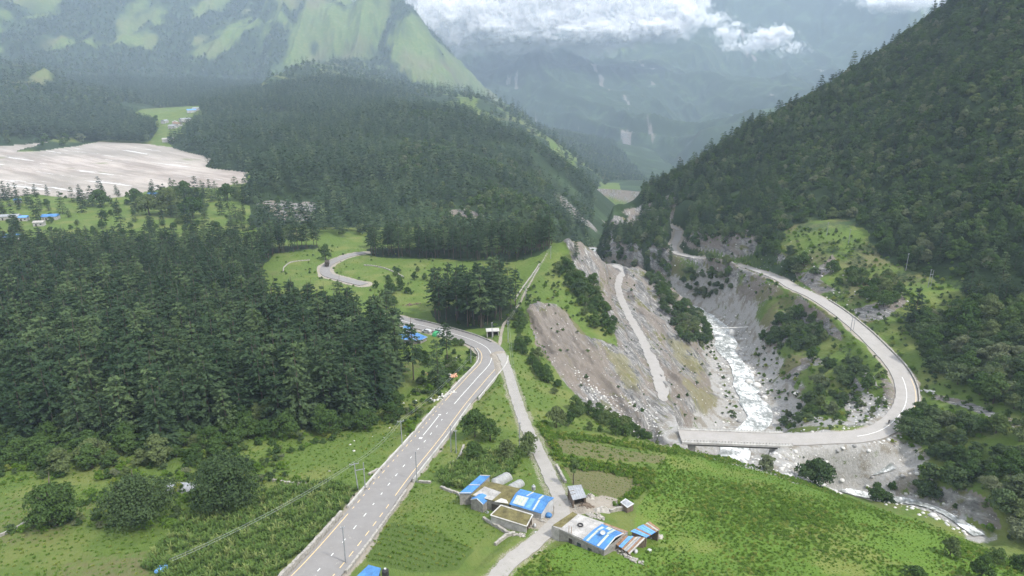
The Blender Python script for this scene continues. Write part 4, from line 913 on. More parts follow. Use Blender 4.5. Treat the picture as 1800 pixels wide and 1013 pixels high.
# ------------------------------------------------------------------ broadleaf trees, bushes and low growth
SH_AREAS = [ # polygon on the picture, spacing, density, kinds, size range, label, group
 ([(1335,612),(1348,578),(1390,552),(1440,562),(1450,600),(1420,615),(1380,618)], 3.0, .85, 'G', (.5,.95), 'dark bushy tree on the bank by the suspension footbridge', 'trees above the footbridge on the island bank'),
 ([(1420,625),(1450,640),(1520,640),(1540,680),(1520,725),(1440,740),(1362,757),(1365,735),(1400,705),(1440,670)], 4.2, .65, 'G', (.4,.95), 'rounded dark bush between the river and the valley road bend', 'bushes on the island inside the valley road bend'),
 ([(1135,478),(1185,518),(1225,555),(1258,600),(1235,612),(1205,610),(1180,570),(1150,520)], 4.2, .7, 'G', (.5,.95), 'dark bush on the left bank of the river gorge', 'bushes on the left bank of the gorge'),
 ([(1200,472),(1282,482),(1286,508),(1240,530),(1205,522),(1196,500)], 2.6, .9, 'G', (.45,.85), 'dark tree below the straight part of the valley road', 'trees below the straight part of the valley road'),
 ([(980,460),(1005,470),(1045,495),(1050,530),(1075,555),(1085,600),(1060,590),(1030,565),(1000,520),(980,490)], 4.2, .6, 'B', (.4,.9), 'dark bush on the green rib between the landslips', 'bushes on the green rib between the landslips'),
 ([(895,560),(925,560),(930,600),(960,650),(1000,690),(1050,735),(1180,772),(1180,782),(1100,775),(1040,760),(990,715),(940,660),(905,610)], 4.0, .48, 'B', (.28,.72), 'bush on the terrace brow above the grey rubble slope', 'bushes along the brow above the rubble slope'),
 ([(0,790),(0,755),(150,760),(330,760),(480,735),(600,740),(680,715),(700,700),(705,720),(690,745),(620,775),(520,770),(440,790),(330,815),(150,830),(0,840)], 4.8, .6, 'B', (.5,1.1), 'leafy green tree on the lower edge of the pine wood', 'leafy trees along the lower edge of the pine wood'),
 ([(730,620),(800,600),(830,615),(815,650),(770,680),(735,690)], 4.5, .3, 'B', (.25,.55), 'green bush on the bank inside the main road bend', 'bushes on the bank inside the main road bend'),
 ([(1600,560),(1800,560),(1900,700),(1800,730),(1720,700),(1640,660),(1610,610)], 5.0, .9, 'G', (.8,1.4), 'dark rounded tree on the slope beyond the valley road bend', 'trees on the slope right of the valley road bend'),
 ([(1590,730),(1700,740),(1800,770),(1900,850),(1800,960),(1740,925),(1660,870),(1620,830),(1590,775)], 4.6, .8, 'G', (.7,1.3), 'grey green tree in the thicket beyond the small stream', 'trees of the thicket beyond the lower right stream'),
 ([(1500,850),(1600,850),(1640,875),(1620,890),(1560,890),(1500,872)], 4.0, .9, 'G', (.7,1.1), 'grey green tree in the hollow behind the bright hillside', 'trees in the hollow behind the bright hillside'),
 ([(1440,470),(1560,470),(1600,520),(1600,560),(1540,545),(1480,510)], 6, .55, 'B', (.5,1.0), 'green bush on the open slope above the valley road', 'bushes on the open slope above the valley road'),
 ([(1310,440),(1400,450),(1440,480),(1420,490),(1340,470)], 5.0, .8, 'G', (.8,1.2), 'dark tree on the steep bank above the valley road', 'trees on the steep bank above the valley road'),
 ([(1640,960),(1800,1000),(1800,1040),(1600,1040)], 4.5, .35, 'B', (.3,.7), 'low bush near the right end of the bright hillside', 'low bushes at the right end of the bright hillside'),
 ([(630,500),(700,470),(780,470),(760,500),(700,540),(660,540)], 7, .35, 'B', (.3,.8), 'small bush on the meadow between the wood and the grove', 'small bushes on the meadow by the grove'),
]
allp = []
for k, (poly, s, dens, kd, (s0, s1), lab, grp) in enumerate(SH_AREAS):
    pts = np.array(poly, float); 
    X, Y, Z, u, v, fw = region(poly, s, 20+k, dens, 60, 720, 1.2, bounds=(-330, 420, 80, 700))
    o = (fw < 700); um = np.percentile(u, [33, 67]) if len(u) else (0, 0); vm = np.median(v) if len(v) else 0
    for i in np.nonzero(o)[0]: allp.append((fw[i]/ (s0+s1), X[i], Y[i], Z[i], s0+(s1-s0)*rg.random(), kd, lab+(', left part' if u[i] < um[0] else (', right part' if u[i] > um[1] else ', middle part'))+(' nearer' if v[i] > vm else ' farther'), grp+(' left' if u[i] < um[0] else (' right' if u[i] > um[1] else ' middle'))+(' nearer' if v[i] > vm else ' farther'), u[i], fw[i]))
print('bush region trees', len(allp))
allp.sort(key=lambda q: q[0])
ind, rest = allp[:255], allp[255:]
for q in ind:
    ks = BROAD if q[5] == 'B' else (GREYS+[BROAD[0]]); K = ks[int(rg.integers(0, len(ks)))]
    thing_tree('broadleaf_tree', K, q[1], q[2], q[3]-.1, q[4], rg.random()*6.28, q[6], 'tree', q[7], q[4]*(.75+.35*rg.random()))
for kd, nm, lab in (('B', 'green_thicket', 'green leafy thickets farther up the slopes'), ('G', 'grey_green_thicket', 'grey green thickets along the gorge and slopes')):
    rs = [q for q in rest if q[5] == kd]; ks = BROAD if kd == 'B' else GREYS+[BROAD[0]]
    if rs: scatter(nm, [(q[1], q[2], q[3]-.2) for q in rs], rg.random(len(rs))*6.28, [q[4] for q in rs], rg.integers(0, len(ks), len(rs)), [k.whole for k in ks], lab)
# single trees one can tell apart: (u, v of the foot, size, tall, kind, label)
for (uu, vv, s_, zt, kd, lab) in [
 (400,892,2.6,2.0,'B','largest round grey green tree, right of the grey tunnel roof below the wood'),
 (245,922,2.3,1.9,'G','broad open tree between the small round tree and the grey tunnel roof'),
 (98,925,1.75,1.75,'B','round dark tree standing alone at the edge of the lower left meadow'),
 (835,768,1.0,1.15,'B','dense dark bush against the right parapet of the main road'),
 (862,775,.8,.9,'B','smaller bush right behind the dense one at the main road parapet'),
 (928,800,.72,.9,'B','small round tree on the left edge of the narrow lane above the hamlet'),
 (832,808,.7,.7,'B','low dark bush on the slope left of the maize plot above the hamlet'),
 (890,808,.75,.7,'B','low bush at the top edge of the maize plot by the lane'),
 (978,752,.75,.95,'B','small round tree on the terrace right of the lane'),
 (1000,748,.55,.75,'B','smaller round bush beside the small tree on the terrace'),
 (1432,852,1.3,1.35,'G','lone rounded tree in front of the stream below the bridge road'),
 (1346,826,.85,.75,'G','round bush at the foot of the bridge pier'),
 (1020,520,1.15,1.35,'G','tall dark tree on the crest of the rib above the landslip'),
 (1000,490,.9,.9,'G','bushy tree on the crest left of the hill road'),
 (573,458,1.1,1.3,'B','round dark tree at the left edge of the far road bend'),
 (1276,470,.9,1.25,'B','dark tree at the roadside on the valley road straight'),
 (1610,765,1.3,1.1,'G','round grey green tree just outside the valley road bend'),
 (1690,590,1.7,1.9,'B','large dark tree on the slope among the trees at right'),
 ]:
    pt = gp(uu, vv); K = (BROAD if kd == 'B' else GREYS)[int(rg.integers(0, 3))]
    if s_ > 1.7 and uu < 500: K = BIGS[{400: 0, 245: 1, 98: 2}[uu]]; s_ = zt = 1.0
    thing_tree('broadleaf_tree', K, *pt, s_, rg.random()*6.28, lab, 'tree', None, zt)
for (uu, vv, s_, k_, lab) in [(290,800,1.0,0,'tall layered pine standing forward of the wood above the meadow'),
 (727,668,.95,1,'slim bare pine on the bank below the blue roadside roofs'),(786,640,.72,2,'thin pine with flat branches at the inner edge of the main road bend'),
 (770,680,.7,3,'small dark pine on the bank inside the main road bend'),(1605,575,.95,0,'tall dark conifer on the slope above the widest part of the valley road'),
 (1490,640,.35,1,'young conifer on the island inside the valley road bend'),(1012,452,.4,2,'little pine near the top of the ridge path')]:
    pt = gp(uu, vv); K = PINES_TALL[k_] if k_ in (1, 2) and uu < 800 else PINES_FULL[k_]
    thing_tree('pine_tree', K, pt[0], pt[1], pt[2], s_, 1.3*k_, lab, 'pine tree', None)
# a palm-like tree by the tin shed and the crest trees on the skyline
pt = gp(1008, 852); 
palm = Kind('shaggy_tree', trunk_geo(5.0, .16, 3), leafy_crown(123, 1.5, 2.9, 3.2, 10, 70, .28, .9), M['leaf'])
thing_tree('broadleaf_tree', palm, *pt, 1.15, 0, 'slim tree with a small shaggy crown above the tin shed', 'tree', None)
for i, (uu, dd) in enumerate([(1541,712),(1508,700),(1494,700),(1432,692),(1415,692),(1402,690),(1385,688),(1372,687),(1340,684),(1322,682),(1275,676)]):
    b = (uu-CXP)/FPX; aa = math.atan(b*1.02/cP) ; best = None
    for rr in range(560, 860, 6):
        xx, yy = rr*math.sin(aa), rr*math.cos(aa); zz = float(height(np.array([xx]), np.array([yy]))[0]); _, vv, _ = project(xx, yy, zz)
        if best is None or vv < best[0]: best = (vv, xx, yy, zz)
    pos_w = ['topmost', 'second', 'third', 'fourth', 'fifth', 'sixth', 'seventh', 'eighth', 'ninth', 'tenth', 'lowest'][i]
    thing_tree('pine_tree', PINES_FULL[i % 4], best[1], best[2], best[3]-.5, (.72, .42, .55)[i % 3], i, f'small pine against the sky on the right mountain ridge, {pos_w} down the ridge', 'pine tree', 'pines along the right mountain ridge')
# ---- low growth
def rowed(poly, rows, seed, dens):
    ang, sr, sa = rows; r = np.random.default_rng(seed); a, b = np.meshgrid(np.arange(-160., 160, sr), np.arange(-160., 160, sa)); a = a+r.normal(0, sr*.07, a.shape); b = b+r.normal(0, sa*.25, b.shape)
    ca, sa_ = math.cos(R(ang)), math.sin(R(ang)); X = (a*ca-b*sa_).ravel(); Y = (a*sa_+b*ca+130).ravel(); k = (X > -130) & (X < 90) & (Y > 85) & (Y < 240); X = X[k]; Y = Y[k]
    Z, tp, rk_, u, v, fw = land(X, Y); k = inpoly(u, v, poly) & (r.random(len(X)) < dens); X, Y, Z, u, v, fw = [q[k] for q in (X, Y, Z, u, v, fw)]; k = off_roads(X, Y, .6); return [q[k] for q in (X, Y, Z, u, v, fw)]
def low(name, poly, s, seed, kinds, sz, label, dens=1.0, lo=60, hi=400, bounds=(-220, 260, 70, 420), road=.6, zs=None, notin=(), rows=None, patchy=0):
    X, Y, Z, u, v, fw = region(poly, s, seed, dens, lo, hi, road, bounds=bounds) if rows is None else rowed(poly, rows, seed, dens)
    k = np.ones(len(X), bool)
    for q in notin: k &= ~inpoly(u, v, q)
    X, Y, Z = X[k], Y[k], Z[k]; n = len(X); r = np.random.default_rng(seed); scl = sz[0]+(sz[1]-sz[0])*r.random(n)
    if patchy: scl = scl*np.clip(.75+patchy*fbm(X, Y, 16, 3, 105), .15, 1.5)
    print(name, n)
    return scatter(name, np.stack([X, Y, Z-.05], 1), r.random(n)*6.28, scl, r.integers(0, len(kinds), n), kinds, label, zs=scl*(zs or 1)*(.7+.6*r.random(n)))
def clump(nm, seed, m_, **k): V, F = leafy_crown(seed, **k); return raw(nm, [(V, F, m_)])
WEED = [clump('weed', 200+k, m_, R_=.8, Hc=.9, z0=-.1, lobes=7, per=26, leaf=.15) for k, m_ in enumerate((M['lush_leaf'], M['lush_leaf'], M['lush_leaf']))]
GRASSC = [raw('tussock', [(*blade_clump(210+k, 26, .5, .45, .05), m_)]) for k, m_ in enumerate((M['lush_leaf'], M['lush_leaf']))]
MAIZE = [raw('maize', [(*blade_clump(220+k, 16, .35, 2.1, .10, .55), M['crop_leaf'])]) for k in range(3)]
ROWV = [clump('vegetable', 230+k, M['lush_leaf'], R_=.45, Hc=.5, z0=-.05, lobes=4, per=22, leaf=.14) for k in range(2)]
HOUSES = [(790,835),(900,835),(990,870),(1070,870),(1100,890),(1160,925),(1165,950),(1120,985),(1080,980),(960,945),(930,950),(860,930),(800,880)]
low('hillside_weeds', LUSH, .85, 31, WEED, (.30, .95), 'dense bright green weeds covering the hillside at lower right', .92, patchy=.9, zs=.8, notin=(HOUSES,))
low('field_weeds', [(640,900),(760,760),(870,640),(930,560),(1000,700),(1190,790),(1150,880),(1100,840),(960,760),(910,900),(800,960),(700,1010)], 1.9, 32, WEED, (.35, .95), 'green weeds and brambles on the banks round the hamlet', .55, zs=.8, notin=(HOUSES, VEG, CORN2, [(690,880),(750,855),(850,880),(890,930),(820,970)]))
low('bank_brambles', [(-60,840),(0,800),(300,790),(480,770),(640,760),(760,650),(830,620),(850,640),(800,690),(740,750),(690,790),(520,850),(470,850),(420,885),(280,930),(160,930),(0,940),(-60,940)], 1.8, 33, WEED+[k.crown for k in SHRUBS], (.5, 1.1), 'brambles and low bushes between the wood and the fields', .55, notin=([(500,800),(700,745),(720,760),(640,850),(510,840)], [(-60,870),(180,830),(150,880),(0,930),(-60,950)]))
low('meadow_grass', [(-60,820),(170,830),(300,850),(500,760),(720,740),(640,860),(560,850),(420,890),(300,930),(260,1060),(-60,1060)], 1.5, 34, GRASSC, (.5, 1.1), 'rough grass of the meadows at lower left', .8)
low('green_field_grass', [(700,880),(750,852),(850,880),(890,930),(820,970),(690,920)], 1.1, 35, GRASSC, (.4, .8), 'soft grass of the field between the main road and the hamlet', .9)
low('maize_field', CORN1, .95, 36, MAIZE, (.7, 1.05), 'maize standing in rows in the field left of the main road', .96, rows=(-32, 1.55, .62))
low('maize_plot', CORN2, .9, 37, MAIZE, (.75, 1.1), 'maize plot above the hamlet', .96, rows=(-60, 1.4, .6))
low('potato_rows', VEG, 1.0, 38, ROWV, (.6, 1.1), 'vegetable rows in the field beside the lower main road', .92, rows=(62, 1.7, .75))
low('terrace_crops', TERR, 1.15, 39, ROWV, (.35, .6), 'sparse seedlings on the terraced plots right of the lane', .9, rows=(75, 1.5, .8))
low('terrace_crops', TERR2, 1.2, 40, ROWV, (.35, .7), 'sparse green crops on the long terraced plot', .7)
low('slope_scrub', [(880,560),(1010,430),(1060,470),(1100,480),(1260,600),(1300,640),(1400,560),(1300,500),(1200,400),(1440,400),(1700,470),(1900,560),(1900,1000),(1700,920),(1500,850),(1560,760),(1450,760),(1200,760),(1080,600),(1000,560),(950,540)], 2.5, 41, [k.crown for k in SHRUBS], (.25, .95), 'low scrub scattered over the gorge banks and slopes', .42, lo=150, hi=520, bounds=(-20, 420, 100, 520), road=1.0, notin=(ROCKP,))
low('rubble_scrub', ROCKP, 6, 42, [k.crown for k in SHRUBS[:2]], (.3, .7), 'sparse scrub clinging to the landslip', .22, lo=150, hi=520, bounds=(-20, 220, 180, 480))
low('meadow_scrub', [(480,440),(560,430),(760,450),(960,440),(980,470),(900,600),(860,600),(740,540),(660,540),(600,500),(500,500)], 4.0, 43, [k.crown for k in SHRUBS]+WEED, (.25, .7), 'low bushes dotted over the meadow round the grove', .3, lo=250, hi=520, bounds=(-200, 60, 230, 480))
low('flats_scrub', [(-50,345),(440,335),(560,390),(560,410),(-50,430)], 9, 44, [k.whole for k in BROAD]+[k.whole for k in PINES_FULL], (.4, .8), 'hedges and trees between the fields of the far valley floor', .30, lo=450, hi=900, bounds=(-700, -60, 400, 900))
# ---- trees at the river bed edge that stand apart
for i, (uu, vv, s_, t_) in enumerate([(150,363,.8,0),(163,362,.9,0),(177,364,.85,1),(128,356,.6,0),(240,372,1.0,0),(262,378,1.1,1),(285,375,1.1,0),(300,380,1.1,1),(320,376,1.15,0),(340,383,1.1,1),(240,360,.8,1),(270,352,.7,0),(290,350,.8,0),(310,350,.9,0),(325,349,.9,1),(345,350,.9,0),(360,348,.8,0),(380,350,.85,0),(400,352,.85,1),(415,350,.9,0),(430,360,.9,0),(72,362,.35,0),(55,360,.3,0),(82,362,.3,1)]):
    pt = gp(uu, vv)
    if uu < 100: lab, grp = 'small roadside tree on the far left valley track', 'small trees on the far left track'
    elif uu < 190: lab, grp = 'dark tree in the small clump beside the river bed at far left', 'trees of the small clump by the river bed'
    elif vv > 365: lab, grp = 'dark pine in the clump on the green bank before the river bed', 'pines of the clump before the river bed'
    else: lab, grp = 'pine in the thin row along the near edge of the river bed', 'pines in the row along the river bed'
    K = (PINES_FULL if t_ == 0 else BROAD)[i % 4]; k_ = 1.0 if t_ == 0 else 2.6
    thing_tree('pine_tree' if t_ == 0 else 'broadleaf_tree', K, pt[0], pt[1], pt[2]-.2, s_*k_*.95, i, lab.replace('pine', 'broadleaf tree') if t_ else lab, 'pine tree' if t_ == 0 else 'tree', grp)
# ---- boulders
def boulder_geo(seed, n=2):
    import bmesh
    bm = bmesh.new(); bmesh.ops.create_icosphere(bm, subdivisions=n, radius=1); r = np.random.default_rng(seed); f = r.normal(size=(6, 3)); f /= np.linalg.norm(f, axis=1)[:, None]
    for v_ in bm.verts:
        c_ = np.array(v_.co); k_ = 1.0
        for q in f: d_ = c_@q; k_ = min(k_, .78/d_ if d_ > .78 else 1)
        v_.co = Vector(c_*k_*(1+.06*math.sin(c_[0]*7+seed)*math.cos(c_[1]*6)))*1.0; v_.co.z *= .68
    me = bpy.data.meshes.new('boulder'); bm.to_mesh(me); bm.free(); me.materials.append(M['rock'] if seed % 3 else M['rockdark'])
    me.polygons.foreach_set('use_smooth', np.ones(len(me.polygons), bool)); return me
ROCKS = [boulder_geo(k) for k in range(1, 7)]
SMALLR = [boulder_geo(k, 1) for k in range(7, 12)]
for (uu, vv, s_, k_, lab) in [(1331,680,2.4,0,'largest pale boulder on the right bank of the white river'),(1316,673,2.0,1,'grey boulder leaning on the left of the largest pale boulder'),(1336,694,1.5,2,'pale boulder just below the largest one by the river'),(1344,700,1.5,3,'white rounded boulder lowest in the row by the river'),(1399,695,1.6,4,'white boulder among the bushes right of the river'),(1366,647,.9,5,'small pale boulder under the grey bedded bank'),
  (1322,657,1.5,1,'flat grey boulder upstream of the largest pale boulder'),(1300,742,1.3,2,'grey boulder at the water edge just upstream of the bridge'),(1308,815,1.1,0,'white boulder in the shallows just downstream of the bridge'),(1640,908,1.2,3,'pale boulder beside the lower right stream'),(1690,920,1.2,4,'white boulder in the lower right stream bed'),(1480,846,1.0,1,'pale boulder in the stream bed below the bridge road'),
  (790,662,1.1,3,'pale orange boulder on the bank inside the main road bend'),(775,668,.9,2,'smaller orange boulder on the bank inside the main road bend'),(1287,589,3.0,0,'huge pale block under the suspension footbridge')]:
    pt = gp(uu, vv); o = bpy.data.objects.new('boulder', ROCKS[k_]); COL.objects.link(o); o.location = (pt[0], pt[1], pt[2]+.25*s_); o.rotation_euler = (0, 0, uu); z_ = 1.4 if s_ > 2.9 else 1.0; o.scale = (s_, s_*.85, s_*z_); tag(o, lab, 'boulder')
low('river_stones', [(1180,860),(1240,800),(1270,700),(1230,560),(1290,540),(1330,600),(1380,720),(1360,760),(1420,800),(1560,770),(1600,800),(1480,870),(1400,860)], 2.1, 51, SMALLR, (.15, .95), 'pale stones strewn along the river and stream beds', .5, lo=150, hi=460, bounds=(30, 200, 150, 440), road=-9, notin=(LUSH,))
low('landslip_rubble', ROCKP, 2.6, 52, SMALLR, (.08, .38), 'loose grey rubble lying on the landslip', .4, lo=150, hi=480, bounds=(-20, 150, 170, 460), road=-.5)
low('stream_stones', [(1500,860),(1640,870),(1720,920),(1700,950),(1640,915),(1560,890)], 1.6, 53, SMALLR, (.15, .8), 'pale stones of the lower right stream', .6, lo=100, hi=300, bounds=(60, 200, 100, 300), road=-9)
low('scree', [(1190,400),(1440,430),(1480,460),(1600,520),(1600,560),(1530,580),(1440,540),(1390,520),(1230,545),(1150,500),(1165,440)], 3.0, 54, SMALLR, (.15, .7), 'stones of the bare banks beside the valley road', .35, lo=200, hi=520, bounds=(60, 320, 220, 520), road=.2)
low('roadside_rubble', [(1480,690),(1560,690),(1600,745),(1570,800),(1480,800),(1380,760),(1500,745)], 1.8, 55, SMALLR, (.15, .65), 'rubble heaped along the valley road bend', .5, lo=150, hi=330, bounds=(60, 220, 150, 300), road=.2)
low('field_stones', [(640,750),(800,620),(880,600),(880,640),(800,700),(700,820),(560,830)], 3.5, 56, SMALLR, (.12, .5), 'pale stones on the banks beside the main road', .3, lo=120, hi=330, bounds=(-100, 20, 120, 320), road=.5)
for poly, sd_ in (([(950,758),(1040,768),(1190,792),(1190,800),(1040,778),(950,768)], 61), ([(960,795),(1010,805),(1090,818),(1150,826),(1150,838),(1080,828),(1000,815),(955,803)], 62), ([(1115,835),(1135,830),(1150,850),(1110,885),(1085,895),(1075,885),(1110,865)], 63), ([(940,745),(960,742),(990,800),(985,810)], 64), ([(985,815),(1075,822),(1120,838),(1115,846),(1060,830),(985,824)], 65)):
    low('field_hedge', poly, .9, sd_, WEED, (.5, 1.3), 'green weedy bank between the terraced plots', .9, zs=1.1)
low('gravel_scrub', [(1375,778),(1560,778),(1600,800),(1520,840),(1440,852),(1380,835)], 3.2, 71, [k.crown for k in SHRUBS]+WEED, (.25, .8), 'scrub on the gravel apron beyond the bridge', .3, lo=150, hi=330, bounds=(60, 200, 120, 260), road=.5)
low('gravel_boulders', [(1375,778),(1560,778),(1620,820),(1700,900),(1520,870),(1440,852),(1380,835)], 2.0, 72, SMALLR, (.2, 1.0), 'pale boulders strewn over the gravel apron beyond the bridge', .4, lo=120, hi=330, bounds=(60, 220, 100, 260), road=.3)
low('landslip_stones', [(1000,640),(1060,680),(1150,712),(1190,780),(1120,768),(1040,725)], 1.5, 73, SMALLR, (.12, .6), 'pale broken stones at the foot of the landslip', .7, lo=120, hi=400, bounds=(0, 120, 150, 340), road=.3)
low('stream_bank_scrub', [(1530,845),(1620,835),(1720,870),(1780,950),(1700,935),(1620,895),(1540,870)], 2.2, 74, [k.crown for k in SHRUBS]+WEED, (.35, 1.1), 'scrub crowding the banks of the lower right stream', .55, lo=90, hi=300, bounds=(60, 220, 90, 280), road=.6)
# ------------------------------------------------------------------ houses and what stands round them
M['blue'] = simple_mat('blue_roof_sheet', (.042, .145, .33), .45, .5, .5, spec=.4)
M['blue_old'] = simple_mat('faded_blue_sheet', (.10, .24, .50), .35, 1.5, .6)
M['skylight'] = simple_mat('clear_roof_sheet', (.33, .36, .30), .25, 1.5, .5)
M['moss'] = simple_mat('mossy_roof', (.10, .088, .036), .65, .7, bump=.3)
M['roof_white'] = simple_mat('pale_cement_roof', (.27, .262, .25), .5, .45)
M['wallw'] = simple_mat('whitewashed_wall', (.32, .31, .29), .4, .9)
M['wallg'] = simple_mat('grey_rubble_wall', (.20, .19, .175), .5, 1.6, bump=.6)
M['plastic'] = simple_mat('greenhouse_film', (.235, .24, .235), .3, 1.2, .45, spec=.4)
M['tin'] = simple_mat('tin_sheet', (.24, .25, .265), .3, 1.3, .5, metal=.2)
M['rust'] = simple_mat('rusty_sheet', (.20, .12, .075), .5, 1.8, .8)
M['darkhole'] = simple_mat('opening_shade_and_dark_parts', (.045, .038, .032), .4, 2)  # near-black for dark parts, also painted in for shade inside openings
M['wood'] = simple_mat('old_timber', (.13, .10, .075), .4, 2)
M['tarp'] = simple_mat('dusty_tarpaulin', (.28, .265, .24), .35, 1.0, .6)
M['white'] = simple_mat('white_paint', (.36, .365, .37), .25, 1.0, .4)
M['orange'] = simple_mat('orange_stone', (.45, .24, .15), .35, 1.0, bump=.4)
M['rubber'] = simple_mat('rubber', (.025, .025, .027), .3, 4)
M['glass'] = simple_mat('dark_glass', (.03, .04, .05), .2, 1, .15, spec=.6)
M['green_paint'] = simple_mat('green_paint', (.04, .25, .10), .15, 1, .4)
M['skin'] = simple_mat('skin', (.28, .17, .12), .1, 3)
M['cloth'] = simple_mat('dark_red_cloth', (.16, .03, .03), .2, 3)
def z3(sx, sy, X0, Y0, k): return (X0+sx/k, Y0+sy/k)
def hp(uv, h): return ph(uv[0], uv[1], h)
def gz(p): return float(height(np.array([p[0]]), np.array([p[1]]))[0])
def slab(top, mat, name, thick=.16, parent=None, over=0.0, corr=0):
    """sheet through the given corner points (in order); corr > 0 adds raised seams down the slope"""
    T = np.array(top, float); c_ = T.mean(0)
    if over: T = c_+(T-c_)*(1+over)
    n = len(T); V = np.vstack([T, T-[0, 0, thick]]); F = [tuple(range(n)), tuple(range(n, 2*n))[::-1]]+[(i, n+i, n+(i+1) % n, (i+1) % n) for i in range(n)]
    a = T[1]-T[0]; b = T[2]-T[1]
    if np.cross(a, b)[2] < 0: F = [f[::-1] for f in F]
    mb = MB().add(V, F)
    if corr and n == 4:
        k = max(2, int(np.linalg.norm(T[1]-T[0])/corr))
        for i in range(k+1):
            f_ = i/k; p = T[0]*(1-f_)+T[1]*f_; q = T[3]*(1-f_)+T[2]*f_; mb.tube(p+[0, 0, .015], q+[0, 0, .015], .035, n=4, caps=False)
    return mb.build(name, mat, parent)
def walls(foot, mat, name='wall', below=.8, parent=None, inset=.985, openf=(), drop=.12):
    """walls under the corner points down to the ground; sides in openf stay open"""
    T = np.array(foot, float); c_ = T.mean(0); T[:, :2] = c_[:2]+(T[:, :2]-c_[:2])*inset; n = len(T); mb = MB(); th = .22
    for i in range(n):
        if i in openf: continue
        a = T[i].copy(); b = T[(i+1) % n].copy(); inn = c_[:2]-(a+b)[:2]/2; inn = inn/(np.linalg.norm(inn)+1e-9)*th
        ga, gb = gz(a)-below, gz(b)-below; V = []
        for off in ((0, 0), inn):
            V += [(a[0]+off[0], a[1]+off[1], ga), (b[0]+off[0], b[1]+off[1], gb), (b[0]+off[0], b[1]+off[1], b[2]-drop), (a[0]+off[0], a[1]+off[1], a[2]-drop)]
        mb.add(V, [(0, 1, 2, 3), (7, 6, 5, 4), (0, 4, 5, 1), (1, 5, 6, 2), (2, 6, 7, 3), (3, 7, 4, 0)])
    return mb.build(name, mat, parent)
def on_wall(a, b, f0, f1, z0, z1, mat, name, out=.03, c_=None):
    """a door or window set 3 cm proud of the wall between corners a and b"""
    a = np.array(a, float); b = np.array(b, float); d = b-a; d[2] = 0; nrm = np.array([d[1], -d[0], 0]); nrm /= np.linalg.norm(nrm)
    if c_ is not None and np.dot(nrm[:2], (c_-(a+b)/2)[:2]) > 0: nrm = -nrm
    g = min(gz(a), gz(b)); p = a+d*(f0+f1)/2; L = np.linalg.norm(d)*(f1-f0); e_ = d/np.linalg.norm(d)
    return MB().box((p[0]+nrm[0]*out, p[1]+nrm[1]*out, g+(z0+z1)/2), (L, .08, z1-z0), e_, nrm).build(name, mat)
def house(name, label, cat, pts, obs_f, group=None):
    P3 = np.array(pts, float); c_ = P3.mean(0); e_ = empty(name, (c_[0], c_[1], gz(c_)), label, cat, group); put([o for o in obs_f if o is not None], e_); return e_
A = lambda sx, sy, h: hp(z3(sx, sy, 780, 800, 6.332), h)
Bq = lambda sx, sy, h: hp(z3(sx, sy, 950, 820, 5.248), h)
C6 = lambda sx, sy, h: hp(z3(sx, sy, 640, 540, 5.065), h)
C2 = lambda sx, sy, h: hp(z3(sx, sy, 480, 700, 3.2375), h)
gA = {k: CAMZ-gz(A(*k, 92)) for k in ((700, 500), (240, 440), (750, 700), (1000, 550))}
g0 = gA[(700, 500)]; print('ground under hamlet', gA)
# central mossy building with a pale patch
h0 = g0-3.0; P1 = [A(478, 290, h0), A(850, 372, h0), A(728, 552, h0), A(300, 445, h0)]
c1 = np.mean(P1, 0)
house('flat_roofed_house', 'flat mossy roofed house with a white patch in the middle of the upper hamlet', 'house', P1, [slab(P1, M['moss'], 'roof', .25), walls(P1, M['wallg'], drop=.25),
  slab([A(455, 350, h0-.03), A(640, 415, h0-.03), A(535, 505, h0-.03), A(325, 445, h0-.03)], M['roof_white'], 'roof_patch', .02), slab([A(560, 520, h0-.04), A(640, 480, h0-.04), A(700, 500, h0-.04), A(720, 540, h0-.04)], M['concrete'], 'roof_patch', .02),
  on_wall(P1[2], P1[3], .25, .45, .2, 2.1, M['darkhole'], 'doorway', c_=c1)])  # doorway is a near-black panel in place of the dark inside
# long blue mono-pitch roof
hb = gA[(240, 440)]-3.3; P2 = [A(405, 228, hb-.3), A(512, 232, hb), A(305, 425, hb), A(175, 425, hb-.3)]; c2 = np.mean(P2, 0)
e2 = [slab(P2, M['blue'], 'roof', .1, over=.03, corr=.7), walls(P2, M['wallg'], drop=.12), on_wall(P2[1], P2[2], .55, .65, 1.0, 2.3, M['white'], 'window', c_=c2)]
for i in (0, .55, 1): a_ = P2[0]*(1-i)+P2[3]*i; b_ = P2[1]*(1-i)+P2[2]*i; e2.append(MB().tube(a_+[0, 0, .06], b_+[0, 0, .06], .1, n=5).build('roof_batten', M['concrete']))
house('blue_roofed_house', 'long narrow blue roofed house at the left end of the upper hamlet', 'house', P2, e2)
# small blue gable
hs = gA[(240, 440)]-3.25; R1, R0 = A(368, 486, hs-.9), A(430, 428, hs-.9); L1, L0 = A(300, 497, hs), A(350, 436, hs); Q1, Q0 = A(438, 552, hs), A(525, 467, hs)
gab = MB(); n_ = [L1, R1, Q1]; gab.add([tuple(q) for q in n_]+[(q[0], q[1], gz(q)-.5) for q in (L1, Q1)], [(0, 3, 4, 2, 1)])
house('blue_gabled_house', 'small blue gabled house below the white roof patch', 'house', [L1, L0, Q0, Q1], [slab([R1, R0, L0, L1], M['blue'], 'roof', .08, over=.02), slab([R1, R0, Q0, Q1], M['blue'], 'roof', .08, over=.02), gab.build('gable', M['wallg']), walls([L1, L0, Q0, Q1], M['wallg'], inset=.96), MB().tube(L1, R1, .09, n=5).tube(R1, Q1, .09, n=5).build('bargeboard', M['white'])])
